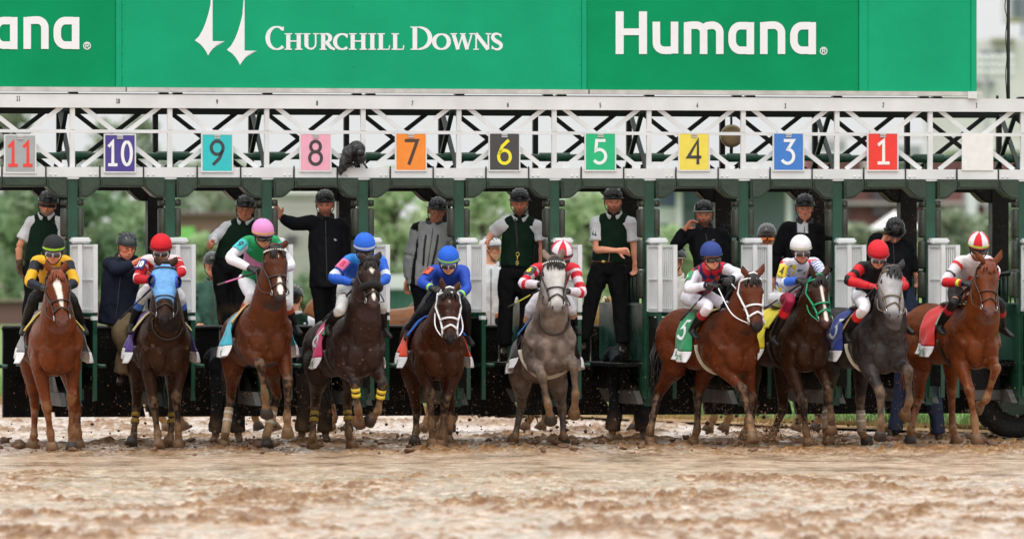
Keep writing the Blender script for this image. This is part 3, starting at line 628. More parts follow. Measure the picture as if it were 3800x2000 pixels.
# ------------------------------------------------------------------ the banner board over the gate
board = thing('banner_board', 'wide green advertising board with white lettering above the starting gate', 'sign board', (0, GY, 0), TH)
def bpart(name, bm, mat, parent=None): return link(name, mesh_of(fixn(bm), False), mat, parent or board)
g1 = M('board_dark_green', lin(0, 140, 90), .55, spec=.12, var=.08, scale=1.3, bump=.02, bscale=1.6, r2=(.35, .5))
g2 = M('board_mid_green', lin(18, 156, 112), .55, spec=.12, var=.08, scale=1.3, bump=.02, bscale=1.4, r2=(.35, .5))
zB0, zB1 = ZC(332), 5.95; vb = -.06
def bz(py, u): return H-(py-1000)*K*GYat(u, vb)
for (x0, x1, mt, ex) in ((-1900, 429, g1, 0), (451, 2158, g2, .004), (2177, 3186, g1, .0), (3220, 3602, g2, .004)):
    a, c = UP(x0, vb), UP(x1, vb); b = BM(); box(b, (a, vb-ex, zB0), (c, vb+.08, zB1)); bpart('board_panel', b, mt)
for x0, x1 in ((430, 450), (2159, 2175.5), (3187.5, 3218.5), (3603, 3623)):
    b = BM(); box(b, (UP(x0, vb), vb-.016, zB0), (UP(x1, vb), vb+.07, zB1)); bpart('joint_strip', b, g2)
for x0, x1 in ((-1900, 464), (470, 2181), (2187, 3640)):
    b = BM(); box(b, (UP(x0, vb), vb-.03, zS0), (UP(x1, vb), vb+.12, zB0-.002)); bpart('steel_edge', b, m_steel)
b = BM(); box(b, (UP(3588, vb), vb-.05, zS0-.03), (UP(3622, vb), vb-.032, zB0+.0)); bpart('corner_bracket', b, m_white)
for k, (px, py) in enumerate([(1310, 24), (1310, 246)]+[(455, 20+45*i) for i in range(7)]+[(2150, 30+70*i) for i in range(5)]):
    u = UP(px, vb); b = BM(); ball(b, (u, vb-.006, bz(py, u)), (.008, .005, .008), nu=6, nv=4); bpart('rivet', b, g2)
YL = vb-.0075
to_b = lambda px, py, y: ((lambda u: (u, YL-y, bz(py, u)))(UP(px, YL)))
def letter(name, strokes):
    b = BM()
    for j, (pts, w, closed) in enumerate(strokes): ribbon(b, pts, w, .0008*j, closed, to_b)
    bmesh.ops.recalc_face_normals(b, faces=b.faces); return bpart(name, b, m_ltr)
def humana(dx, dy):
    w = 30
    def S(*L): letter('letter', [([(x+dx, y+dy) for x, y in p], ww, c) for p, ww, c in L])
    def rr(x0, x1, top, bot, r=30): # rounded hoop of an 'a'
        return [(x1, top)]+[(x0+r+(x1-x0-r)*.35, top)]+arc(x0+r, top+r+6, r, r+6, -90, -180, 8)+arc(x0+r, bot-r-6, r, r+6, 180, 90, 8)+[(x1, bot)]
    S(([(2299.5, 44), (2299.5, 202)], w, 0), ([(2386, 44), (2386, 202)], w, 0), ([(2299.5, 119.5), (2386, 119.5)], 25, 0))
    S(([(2435.5, 82)]+arc(2465, 160, 29, 28, 180, 90, 8)+[(2486, 188), (2504, 185)], w-2, 0), ([(2503, 82), (2503, 200)], w-2, 0))
    S(([(2551.5, 202), (2551.5, 84)], w-2, 0), ([(2551, 97), (2570, 95)]+arc(2583, 122, 28, 27, -90, 0, 8)+[(2611, 202)], w-2, 0), ([(2611, 105), (2625, 97)]+arc(2643, 122, 28, 27, -90, 0, 8)+[(2671, 202)], w-2, 0))
    S((rr(2717, 2776, 97, 188), w-2, 0), ([(2784.5, 84), (2784.5, 203)], w-2, 0))
    S(([(2834.5, 202), (2834.5, 84)], w-2, 0), ([(2834, 97), (2860, 95)]+arc(2872, 124, 28, 29, -90, 0, 8)+[(2900, 202)], w-2, 0))
    S((rr(2946, 3006, 97, 188), w-2, 0), ([(3014, 84), (3014, 203)], w-2, 0))
    S((arc(3056.5, 190, 12.5, 13, 0, 360, 24)[:-1], 3.4, 1), ([(3052, 198), (3052, 182), (3058, 182)]+arc(3058, 186, 4, 4, -90, 90, 6)+[(3053, 190)], 3, 0), ([(3057, 190), (3062, 198)], 3, 0))
humana(0, 0); humana(-2733.5, -19)
# small-capital serif lettering
def serif_word():
    def LT(*L): letter('letter', [(p, w, c) for p, w, c in L])
    X = lambda c: 950+c/1.937
    Y = lambda c: c/1.937
    TK, TN, SF = 15.5, 6, 4.2
    def hor(x0, x1, y): return ([(X(x0), Y(y)), (X(x1), Y(y))], SF, 0)
    def ver(x, y0, y1, w=TK): return ([(X(x), Y(y0)), (X(x), Y(y1))], w, 0)
    def ring(cx, cy, rx, ry, a0, a1, thick, thin, n=30):
        pts = arc(X(cx), Y(cy), rx/1.937, ry/1.937, a0, a1, n)
        return pts, (lambda t: thin+(thick-thin)*abs(math.cos(math.radians(a0+(a1-a0)*t)))**1.3)
    def wrib(name, items):
        b = BM()
        for j, it in enumerate(items):
            pts, w, c = it
            if callable(w): ribbon(b, pts, 0, .0008*j, c, to_b, w)
            else: ribbon(b, pts, w, .0008*j, c, to_b)
        bmesh.ops.recalc_face_normals(b, faces=b.faces); bpart(name, b, m_ltr)
    b_, t_ = 358, 244
    def Cc(cx, rx, top, bot, thick, x1):
        p, w = ring(cx, (top+bot)/2, rx, (bot-top)/2-6, -48, -312, thick, 6); return [(p, w, 0), ([(X(x1), Y(top+4)), (X(x1), Y(top+34))], 4, 0)]
    wrib('letter', Cc(150, 66, 190, 362, 17, 196))
    def Hh(x0, x1):
        return [ver(x0+27, t_, b_), ver(x1-27, t_, b_), ([(X(x0+27), Y(298)), (X(x1-27), Y(298))], 5, 0)]+[hor(x, x+54, y) for x in (x0, x1-54) for y in (t_+2, b_-1)]
    wrib('letter', Hh(205, 334)); wrib('letter', Hh(668, 798))
    wrib('letter', [([(X(362), Y(t_)), (X(362), Y(318))]+arc(X(394), Y(318), 32/1.937, 36/1.937, 180, 0, 12)[0:0]+[(X(364), Y(332)), (X(374), Y(348)), (X(394), Y(354)), (X(412), Y(350)), (X(426), Y(334)), (X(429), Y(316)), (X(429), Y(t_))], lambda t: 15 if t < .3 else (7 if t < .75 else 6), 0), hor(340, 392, t_+2), hor(410, 450, t_+2)])
    p, w = ring(500, 275, 33, 29, -90, 90, 15, 6, 14)
    wrib('letter', [ver(483, t_, b_), (p, w, 0), hor(456, 502, t_+2), hor(456, 508, b_-1), ([(X(480), Y(304)), (X(502), Y(304))], 5, 0), ([(X(506), Y(304)), (X(536), Y(344)), (X(566), Y(359))], lambda t: 15-7*t, 0)])
    wrib('letter', Cc(620, 52, 242, 362, 15, 655))
    wrib('letter', [ver(836, t_, b_), hor(808, 862, t_+2), hor(808, 862, b_-1)])
    for x in (872, 974): wrib('letter', [ver(x+26, t_, b_), hor(x, x+54, t_+2), hor(x, x+84, b_-1), ([(X(x+84), Y(b_)), (X(x+88), Y(b_-30))], 4, 0)])
    p, w = ring(1168, 277, 83, 78, -88, 88, 17, 6, 26)
    wrib('letter', [ver(1142, 196, 358, 17), (p, w, 0), hor(1110, 1172, 198), hor(1110, 1172, 357)])
    p, w = ring(1333, 302, 53, 53, 0, 360, 16, 6, 40); wrib('letter', [(p[:-1]+[p[-1]], w, 0)])
    wrib('letter', [([(X(1418), Y(t_)), (X(1452), Y(b_))], 14, 0), ([(X(1452), Y(b_)), (X(1486), Y(t_))], 6, 0), ([(X(1484), Y(t_)), (X(1518), Y(b_))], 14, 0), ([(X(1518), Y(b_)), (X(1552), Y(t_))], 6, 0), hor(1398, 1444, t_+2), hor(1466, 1506, t_+2), hor(1532, 1566, t_+2)])
    wrib('letter', [([(X(1582), Y(t_)), (X(1582), Y(b_))], 6, 0), ([(X(1580), Y(t_)), (X(1668), Y(b_))], 14, 0), ([(X(1670), Y(t_)), (X(1670), Y(b_))], 6, 0), hor(1556, 1596, t_+2), hor(1562, 1602, b_-1), hor(1650, 1692, t_+2)])
    pts = [(1760, 262), (1748, 250), (1730, 246), (1708, 252), (1702, 272), (1716, 292), (1740, 306), (1760, 322), (1760, 342), (1742, 356), (1718, 355), (1698, 340)]
    sp = cat_rom([(X(a), Y(c)) for a, c in pts], 4)
    wrib('letter', [([tuple(q) for q in sp], lambda t: 6+9*math.sin(math.pi*t)**2, 0), ([(X(1760), Y(248)), (X(1760), Y(270))], 4, 0), ([(X(1697), Y(332)), (X(1697), Y(358))], 4, 0)])
serif_word()
# twin spire emblem
def emblem(dx, dy, top):
    q = [(1528, top), (1528, 298), (1615, 300), (1580, 312), (1552, 330), (1530, 352), (1510, 378), (1495, 402), (1484, 378), (1466, 350), (1440, 320), (1400, 293), (1430, 264), (1458, 215), (1480, 160), (1498, 100), (1512, 40), (1520, top)]
    b = BM(); vs = [b.verts.new(to_b((x+dx)*.5163, (y+dy)*.5163, 0)) for x, y in q]
    f = b.faces.new(vs); bmesh.ops.triangulate(b, faces=[f]); bpart('spire_emblem', b, m_ltr)
emblem(0, 0, -70); emblem(230, 68, -62)

# ------------------------------------------------------------------ things fixed on or by the gate
def gthing(name, label, cat, u, v, z): return thing(name, label, cat, tuple(gw(u, v, z)), TH)
s = K*85
u = UP(1318, -.2); r = gthing('broadcast_camera', 'black rain covered camera sitting on the lower truss beam beside the pink card', 'camera', u, -.12, ZC(620))
m_bag = M('black_rain_cover', lin(34, 34, 36), .38, var=.35, scale=9, bump=.03, bscale=14)
b = BM(); ball(b, (.03, .0, .2), (.1, .12, .09)); ball(b, (-.06, .02, .13), (.075, .1, .11)); ball(b, (-.12, 0, .03), (.05, .06, .1)); ball(b, (.07, 0, .1), (.07, .1, .07)); ball(b, (-.155, .0, -.03), (.032, .04, .07))
fuse('rain_cover', b, m_bag, r, .012, 2, None, .022, 22)
b = BM(); tube(b, [(.045, -.1, .155), (.045, -.2, .15)], .042, 14, cap=.0); link('camera_lens', mesh_of(fixn(b)), M('lens_black', lin(20, 22, 24), .2), r)
b = BM(); tube(b, [(.02, 0, .06), (.02, 0, -.0)], .022, 8); tube(b, [(.02, 0, .02), (.1, -.02, .05), (.15, -.02, -.02)], .013, 6); tube(b, [(.0, 0, .03), (-.08, -.02, .0)], .015, 6); link('camera_mount', mesh_of(fixn(b)), m_strap, r)
u = UP(2716, .6); r = gthing('gong', 'round tan metal gong hanging inside the truss beside the yellow card', 'gong', u, .6, ZC(502, .6))
b = BM(); tube(b, [(0, -.035, 0), (0, -.02, 0), (0, .03, 0)], [.09, .131, .135], 28, cap=.12); link('gong_disc', mesh_of(fixn(b)), M('tan_metal', lin(138, 116, 84), .38, .3, var=.15, scale=7), r)
b = BM(); tube(b, [(0, .02, -.1), (0, .03, -.2)], .02, 8); tube(b, [(0, .03, .1), (0, .03, .24)], .014, 8); link('gong_bracket', mesh_of(fixn(b)), m_strap, r)
u = UP(3742, .5); r = gthing('cable_mast', 'thin black mast with a loose cable rising past the right end of the board', 'mast', u, .5, ZC(362, .5))
b = BM(); tube(b, [(0, 0, -.05), (0, 0, .2), (0, 0, 2.4)], [.021, .019, .02], 10); link('mast_tube', mesh_of(fixn(b)), m_strap, r)
b = BM(); sweep(b, [(-.02, -.01, 0), (-.035, -.01, .3), (-.02, -.01, .5), (-.035, -.01, .75), (-.02, -.01, .95), (-.045, -.01, 1.1), (-.01, -.01, 1.3)], [.006]*7); link('cable', mesh_of(fixn(b)), m_strap, r)
b = BM(); box(b, (-.145, 0, -.02), (-.118, .02, .05)); link('mast_clamp', mesh_of(fixn(b), False), m_strap, r)
# ------------------------------------------------------------------ horses
CROP = {'11': (0, 820, 1.541), '10': (400, 820, 1.541), '9': (760, 780, 1.474), '8': (1110, 820, 1.541), '7': (1440, 860, 1.615), '6': (1840, 860, 1.615),
        '5': (2340, 880, 1.654), '4': (2740, 860, 1.614), '3': (3000, 860, 1.614), '1': (3340, 840, 1.576),
        'A': (0, 480, 2.607), 'B': (900, 640, 2.223), 'C': (1900, 640, 2.223), 'Z1': (0, 660, 2.26), 'Z2': (650, 660, 2.26), 'Z3': (1300, 660, 2.26), 'Z4': (1900, 660, 2.26), 'Z5': (2400, 660, 2.26), 'Z6': (3100, 660, 2.26), 'S': (0, 0, 1.0)}
def cpx(crop, x, y):
    o = CROP[crop]; return o[0]+x/o[2], o[1]+y/o[2]
m_coat = M('horse_coat', rough=.36, attr=True, var=.2, scale=9, spec=.16, coat=.0, r2=(.22, .45), bump=.006, bscale=45)
m_hoof = M('hoof_horn', rough=.6, rgb=lin(112, 84, 58), var=.35, scale=14)
m_hoofd = M('dark_hoof_horn', rough=.6, rgb=lin(58, 50, 44), var=.4, scale=14)
m_leather = M('dark_leather', lin(38, 28, 24), .45, var=.2)
m_eye = M('dark_eye', lin(14, 9, 7), .08, spec=.6)
m_bit = M('bit_metal', lin(200, 200, 202), .25, .9)
TR = [(-.90, 1.24, .10, .13), (-.84, 1.25, .18, .22), (-.70, 1.27, .255, .29), (-.52, 1.27, .285, .315), (-.28, 1.24, .265, .30), (0, 1.20, .285, .325), (.25, 1.20, .29, .335), (.48, 1.22, .285, .345), (.66, 1.22, .26, .315), (.78, 1.19, .20, .25), (.86, 1.17, .10, .14)]
def trunk_at(x, R):
    xs = [t[0] for t in TR]; z, w, h = (np.interp(x, xs, [t[i] for t in TR]) for i in (1, 2, 3))
    return float(z), float(w), float(h)
def make_horse(key, label, chest, Y, phi, poll, nose, ears, legs, coat, crop=None, pitch=0, yaw=0, blaze=None, bridle=None, reins_to=None, cloth=None, group='racehorses breaking from the gate',
               name='horse', dark=None, legs_dark=True, wraps=None, mane=(20, 14, 12), muzzle=(30, 24, 24), polx=1.07, face_pale=None, size=1.0, hood=None, roll=None, tail=True, dapple=False, girth=None, pad=None, yoke=False, sock=None):
    crop = crop or key; ph = math.radians(phi)
    side_on = abs(phi) > 60
    f = Vector((math.sin(ph), -math.cos(ph), 0)); lf = Vector((math.cos(ph), math.sin(ph), 0)); up = Vector((0, 0, 1))
    cw = P(*cpx(crop, *chest), Y)
    org = cw-f*.82*size; pit = math.radians(pitch)
    Rm = Matrix.Rotation(-pit, 3, 'Y'); hipc = Vector((-.55, 0, 1.2))
    def bl(x, y, z):                      # body point, pitched about the croup
        return Rm @ (Vector((x, y, z))-hipc)+hipc
    c0 = bl(.82, 0, 1.12); org = cw-f*c0.x*size; org.z = 0; dz = cw.z-c0.z*size; org = Vector((org.x, org.y, 0))
    wl = lambda w: Vector(((w-org).dot(f), (w-org).dot(lf), w.z))
    B = lambda x, y, z: bl(x, y, z)*size+Vector((0, 0, dz))
    def J(px, py, lx):
        px, py = cpx(crop, px, py); d = Vector(((px-1900)*K, 1, -(py-1000)*K)); o = Vector((0, 0, H))
        nn_ = lf if side_on else f
        s = (lx*size-(o-org).dot(nn_))/d.dot(nn_); return wl(o+d*s)
    def JG(px, py):
        px, py = cpx(crop, px, py); return wl(ground_at(px, py))
    root = thing(name, label, 'horse', tuple(org), math.atan2(f.y, f.x), group)
    b = BM()
    # trunk
    pts = [B(x, 0, z) for x, z, w, h in TR]; sweep(b, pts, [(w*size, h*size) for x, z, w, h in TR], 3, 22, (0, 0, 1), .5)
    S = size
    for sg in (-1, 1):
        ball(b, B(.775, sg*.09, 1.06), (.105*S, .115*S, .19*S)); ball(b, B(.60, sg*.185, 1.16), (.17*S, .10*S, .25*S)); ball(b, B(.62, sg*.195, 1.03), (.12*S, .07*S, .17*S))
        ball(b, B(-.62, sg*.17, 1.22), (.24*S, .14*S, .28*S)); ball(b, B(.0, sg*.16, 1.08), (.4*S, .13*S, .2*S))
    for sg in (-1, 1):
        sweep(b, [B(.40, sg*.15, 1.46), B(.58, sg*.235, 1.26), B(.74, sg*.2, 1.1)], [.05*S, .065*S, .06*S], 3, 10); ball(b, B(.43, sg*.22, 1.1), (.13*S, .085*S, .15*S))
        ball(b, B(.80, sg*.085, 1.08), (.09*S, .085*S, .13*S)); sweep(b, [B(.25, sg*.25, 1.12), B(-.1, sg*.27, 1.05), B(-.4, sg*.23, 1.06)], [.05*S, .06*S, .05*S], 3, 10)
    ball(b, B(.45, 0, 1.46), (.2*S, .06*S, .1*S)); ball(b, B(.62, 0, .93), (.2*S, .12*S, .1*S))
    # head frame
    Q, N = (J(*poll, 0), J(*nose, 0)) if side_on else (J(*poll, polx), J(*nose, polx+.22*(1 if len(nose) == 2 else nose[2]))); a = (N-Q); L = a.length; a.normalize()
    fx = Vector((math.cos(math.radians(yaw)), math.sin(math.radians(yaw)), .15)); d = (fx-a*fx.dot(a)).normalized(); s = d.cross(a)
    HP = [(-.08, .065, .055), (0, .102, .095), (.12, .128, .125), (.25, .142, .145), (.38, .126, .14), (.52, .098, .112), (.66, .08, .09), (.8, .076, .082), (.9, .08, .074), (.97, .066, .06), (1.02, .038, .034)]
    q = L/.64
    def hprof(t): return tuple(float(np.interp(t, [h[0] for h in HP], [h[i] for h in HP]))*q for i in (1, 2))
    def hc(t): w, h = hprof(t); return Q+a*(t*L)-d*(h-.03*q)
    def hs_(t, ang, off=0):             # point on the head's skin; ang 0 = forehead line, +90 = horse's left
        w, h = hprof(t); r = math.radians(ang); return hc(t)+s*((w+off)*math.sin(r))+d*((h+off)*math.cos(r))
    ts = np.linspace(-.08, 1.02, 24); tube(b, [hc(t) for t in ts], [hprof(t) for t in ts], 18, tuple(d), .5)
    for sg in (-1, 1):
        ball(b, hs_(.24, sg*62, -.02), (.03*q, .028*q, .05*q), (s, d, a)); ball(b, hs_(.36, sg*105, -.045*q), (.035*q, .075*q, .085*q), (s, d, a)); ball(b, hs_(.91, sg*58, -.016*q), (.026*q, .03*q, .042*q), (s, d, a))
        ball(b, hs_(.56, sg*50, -.02*q), (.02*q, .02*q, .09*q), (s, d, a))
    ball(b, hs_(.99, 180, -.01), (.04*q, .03*q, .045*q), (s, d, a))
    # neck
    nq = Q-d*.085*q+a*.05
    n1 = B(.50, 0, 1.27); n2 = B(.74, 0, 1.40); mid = n2.lerp(nq, .5)+Vector((.0, 0, .03)); pv = tuple((Vector((-1, 0, .35))).normalized())
    sweep(b, [n1, n2, mid, n2.lerp(nq, .8)+Vector((-.01, 0, .02)), nq], [(.245*S, .31*S), (.215*S, .26*S), (.15*S, .2*S), (.118*S, .16*S), (.095*q, .12*q)], 4, 18, pv, .4)
    for sg in (-1, 1): sweep(b, [B(.84, sg*.07, 1.2), n2.lerp(nq, .25)+Vector((.15, sg*.075, -.06)), n2.lerp(nq, .75)+Vector((.09, sg*.05, -.02))], [.06*S, .05*S, .045*S], 3, 8)
    # ears
    earpts = []
    for sg, e in ((-1, ears[0]), (1, ears[1])):
        bs = hs_(.0, sg*38, -.02)
        if e is None: tip = bs+s*(sg*.05)-a*.05-d*.12
        else: tip = J(*e, polx-.02)
        v = tip-bs
        if v.length > .24: v = v*(.24/v.length)
        e1 = bs+v*.5+s*(sg*.018); earpts.append((bs, v))
        sweep(b, [bs-v*.15, bs+v*.18, e1, bs+v*.8, bs+v], [(.03, .026), (.042, .026), (.044, .022), (.026, .016), (.006, .006)], 2, 8, tuple(d), .3)
    # legs
    hoofs = []; legj = []
    for li, lg in enumerate(legs):
        fore = li < 2; sg = -1 if li % 2 == 0 else 1
        kx = lg[0][2] if len(lg[0]) > 2 else (.62 if fore else -.72); fxx = lg[1][2] if len(lg[1]) > 2 else (.58 if fore else -.62)
        kn, fe = J(*lg[0][:2], kx), J(*lg[1][:2], fxx)
        hf = JG(*lg[2][:2]) if len(lg[2]) == 2 else J(*lg[2][:2], lg[2][2])
        grounded = len(lg[2]) == 2 or side_on
        if grounded:
            if abs(hf.x-fe.x) > .2 and not side_on: hf = J(*lg[2][:2], fe.x+(.08 if hf.x > fe.x else -.04))
            hf = Vector((hf.x, hf.y, .05))
        pa = fe.lerp(hf, .55); ax = (hf-fe).normalized()
        if grounded: ax = (ax*.5+Vector((.25, 0, -1))*.5).normalized()
        cor = hf-ax*.035
        if fore:
            p0, p1 = B(.58, sg*.165, 1.16), B(.55, sg*.185, .98)
            sweep(b, [p0, p1, p1.lerp(kn, .38), p1.lerp(kn, .8), kn, kn.lerp(fe, .22), kn.lerp(fe, .55), kn.lerp(fe, .82), fe, pa, cor],
                  [(.11*S, .15*S), (.098*S, .135*S), (.082*S, .098*S), (.058, .066), (.063, .066), (.047, .052), (.036, .044), (.038, .046), (.05, .054), (.041, .043), (.052, .054)], 3, 14, (1, 0, 0), .3)
        else:
            p0, p1 = B(-.60, sg*.15, 1.2), B(-.40, sg*.2, .98)
            sweep(b, [p0, p1, p1.lerp(kn, .45), p1.lerp(kn, .8), kn, kn.lerp(fe, .25), kn.lerp(fe, .6), kn.lerp(fe, .85), fe, pa, cor],
                  [(.15*S, .24*S), (.135*S, .2*S), (.088*S, .115*S), (.058, .08), (.056, .072), (.043, .056), (.037, .046), (.039, .048), (.05, .055), (.042, .044), (.053, .055)], 3, 14, (1, 0, 0), .3)
        hoofs.append((cor, ax, grounded)); legj.append((kn, fe, cor))
    # colours
    C = np.array(lin(*coat))*(.5*np.array([1.0, .97, .68]) if coat[0]-coat[2] > 34 else .62); Dk = np.array(lin(*(dark or (30, 26, 25)))); Mz = np.array(lin(*muzzle)); Qn, An, Dn, Sn = (np.array(v) for v in (Q, a, d, s)); bz = blaze; fp = face_pale
    KN = [(np.array(k), np.array(fe), np.array(c)) for k, fe, c in legj]; kk = int(sum(map(ord, key)))
    def colf(co):
        c = np.tile(C, (len(co), 1)); n1_ = fbm(co*6, kk, 3)[:, None]; c = c*(.72+.56*n1_); c = c*(1-.18*np.clip((fbm(co*np.array([4, 4, 14.]), kk+7, 3)[:, None]-.5)*5, 0, 1))
        # belly and upper legs a shade deeper
        if dapple:
            dp = np.clip((fbm(co*13, kk+3, 2)-.5)*5, -1, 1)[:, None]; c = c*(1+.32*dp)
        if sock is not None:
            pass
        for i, (k, fe, cr_) in enumerate(KN):
            fr = i < 2
            dk = np.linalg.norm(co-k, axis=1); seg = fe-k; tt = np.clip(((co-k)@seg)/max(seg@seg, 1e-6), -.6, 1.6); dist = np.linalg.norm(co-(k+np.clip(tt, 0, 1.0)[:, None]*seg), axis=1); seg2 = cr_-fe
            t2 = np.clip(((co-fe)@seg2)/max(seg2@seg2, 1e-6), 0, 1); d2 = np.linalg.norm(co-(fe+t2[:, None]*seg2), axis=1)
            m = np.clip((.115-np.minimum(dist, d2))/.05, 0, 1)[:, None]
            if legs_dark: c = c*(1-m*.85)+Dk*(m*.85)
            lowm = np.clip(1-d2/.13, 0, 1)[:, None]*(.4+.9*n1_)
            mudc = np.array(lin(150, 116, 84)); nn = np.clip((fbm(co*25, kk+i, 2)-.42)*5, 0, 1)[:, None]
            c = c*(1-np.clip(lowm*.8+m*.35*nn, 0, .9))+mudc*np.clip(lowm*.8+m*.35*nn, 0, .9)
        sp = np.clip((vnoise(co*46, kk+9)-.86-.05*np.clip(co[:, 2]-.9, 0, 1))*14, 0, 1)[:, None]*.75; c = c*(1-sp)+np.array(lin(128, 98, 70))*sp
        r = co-Qn; t = (r@An)/L; dd = r@Dn; ss = r@Sn; head = (t > -.15)&(t < 1.2)&(np.abs(ss) < .2)&(dd > -.34)&(dd < .1)
        tt = np.clip(t, 0, 1)
        mz = (np.clip((t-.8)/.14, 0, 1)*head)[:, None]
        if fp is not None:
            hm = (np.clip((t+.02)/.12, 0, 1)*(np.clip(1.2-t, 0, 1) > 0)*head*np.clip((dd+.3)/.12, 0, 1))[:, None]; c = c*(1-hm)+np.array(lin(*fp))*(.82+.32*n1_)*hm
        c = c*(1-mz)+Mz*mz
        if bz is not None:
            w = np.interp(tt, [x[0] for x in bz], [x[1] for x in bz])*q; off = np.interp(tt, [x[0] for x in bz], [x[2] if len(x) > 2 else 0 for x in bz])*q
            m = (np.clip((w-np.abs(ss-off)+.006*(n1_[:, 0]-.5))/.008, 0, 1)*head*(dd > -.1*q)*(t > bz[0][0])*(t < bz[-1][0]))[:, None]; c = c*(1-m)+np.array(lin(226, 216, 206))*m
        return c
    body = fuse('body', b, m_coat, root, .0155, 4, colf, -.016)
    # hoofs
    for i, (cor, ax, gd) in enumerate(hoofs):
        b = BM(); e = cor+ax*.10
        if gd: e.z = max(min(e.z, .03), .0)
        tube(b, [cor-ax*.012, cor+ax*.01, e], [(.05, .052), (.056, .062), (.076, .086)], 14, (1, 0, 0), .03)
        link('hoof', mesh_of(fixn(b)), m_hoofd if (i+kk) % 3 == 0 else m_hoof, root)
    # eyes and nostrils
    for sg in (-1, 1):
        b = BM(); ball(b, hs_(.245, sg*73, -.006), (.014*q, .024*q, .03*q), (s, d, a)); link('eye', mesh_of(fixn(b)), m_eye, root)
        b = BM(); ball(b, hs_(.935, sg*52, -.006*q), (.012*q, .014*q, .026*q), (s, (d*.8+s*sg*.5).normalized(), a)); link('nostril', mesh_of(fixn(b)), M('nostril_skin', lin(26, 18, 18), .5), root)
    # mane, forelock, tail
    m_hair = M('hair_%d_%d_%d' % mane, lin(*mane), .5, var=.3, scale=20)
    b = BM(); rs = np.random.RandomState(kk); crest0, crest1 = B(.42, 0, 1.56), Q-d*.05*q-a*.02
    for k in range(70):
        t = rs.rand(); p0 = crest0.lerp(crest1, t)+Vector((-.03*math.sin(math.pi*t), 0, .05*math.sin(math.pi*t)))
        sd = -1 if rs.rand() < .6 else 1; ln = .03+.05*rs.rand()
        w0 = .045+.03*(1-t); sweep(b, [p0, p0+Vector((-.02, sd*w0*.6, .012)), p0+Vector((-.03, sd*(w0+.01), -ln*.5)), p0+Vector((-.02, sd*(w0+.02), -ln))], [.012, .013, .009, .002], 2, 5)
    for k in range(0 if hood else 16):
        p0 = hs_(.0, rs.randint(-35, 35), .0); an = rs.randint(-45, 45); sweep(b, [p0-d*.04, p0+d*.012, hs_(.1, an, .012), hs_(.17+.06*rs.rand(), an, .008)], [.016, .018, .013, .004], 2, 5)
    link('mane', mesh_of(fixn(b)), m_hair, root)
    if tail:
        b = BM(); t0 = B(-.90, 0, 1.42); sw = rs.rand()*.2-.1
        for k in range(34):
            o = Vector((rs.rand()*.06-.03, rs.rand()*.08-.04, rs.rand()*.04)); e = Vector((rs.rand()*.14-.07, rs.rand()*.2-.1+sw, rs.rand()*.25))
            sweep(b, [t0+o*.4+Vector((.06, 0, 0)), t0+o+Vector((-.10, 0, -.02)), t0+o*1.6+Vector((-.22, sw*.4, -.25)), t0+o*1.5+Vector((-.20, sw, -.55))+e*.6, t0+Vector((-.14, sw*1.2, -.85))+e], [.018, .024, .022, .014, .003], 2, 5)
        link('tail', mesh_of(fixn(b)), m_hair, root)
    # bridle
    if bridle:
        mb = M('strap_%d_%d_%d' % bridle, lin(*bridle), .42, var=.1); b = BM(); o_ = .010
        wq = .011 if bridle != (232, 232, 236) and bridle != (22, 140, 96) else .0145
        def strap(pts, w=wq): tube(b, pts, [(w, .006)]*len(pts), 6, tuple(d), .1)
        ring = lambda t, a0, a1, n=18, tilt=0: [hs_(t+tilt*abs(math.sin(math.radians(a0+(a1-a0)*k/n))), a0+(a1-a0)*k/n, o_) for k in range(n+1)]
        for pts in (ring(.06, -95, 95), ring(.56, -180, 180, 26), ring(.70, -120, 120, 18, .06)):
            tube(b, pts, wq*.85, 6)
        for sg in (-1, 1): tube(b, [hs_(.06, sg*95, o_), hs_(.25, sg*98, o_), hs_(.45, sg*90, o_), hs_(.56, sg*88, o_), hs_(.72, sg*86, o_), hs_(.84, sg*84, o_)], wq*.85, 6)
        tube(b, [hs_(.06, 95, o_), hs_(-.03, 60, o_), hs_(-.05, 0, o_), hs_(-.03, -60, o_), hs_(.06, -95, o_)], wq*.8, 6)
        br = link('bridle', mesh_of(fixn(b)), mb, root)
        for sg in (-1, 1):
            b = BM(); cc = hs_(.86, sg*82, .014); pts = [cc+a*(.028*math.cos(2*math.pi*k/14))-d*(.028*math.sin(2*math.pi*k/14)) for k in range(15)]; tube(b, pts, .005, 6); link('bit_ring', mesh_of(fixn(b)), m_bit, br)
        if key in ('9', '6'):
            b = BM()
            for k in range(15): ball(b, hs_(.06, -80+160*k/14, .02), .0105, nu=6, nv=4)
            link('browband_bead', mesh_of(fixn(b)), M('bead_white', lin(225, 222, 216), .3), br)
    if roll:
        b = BM(); tube(b, [hs_(.56, -100+200*k/16, .022) for k in range(17)], .042*q, 10); link('shadow_roll', mesh_of(fixn(b)), M('sheepskin_black', lin(18, 18, 19), .9, bump=.02, bscale=60), root)
        b = BM(); tube(b, [hs_(.03, -70+140*k/12, .006) for k in range(13)], .032*q, 8); link('brow_pad', mesh_of(fixn(b)), M('sheepskin_black'), root)
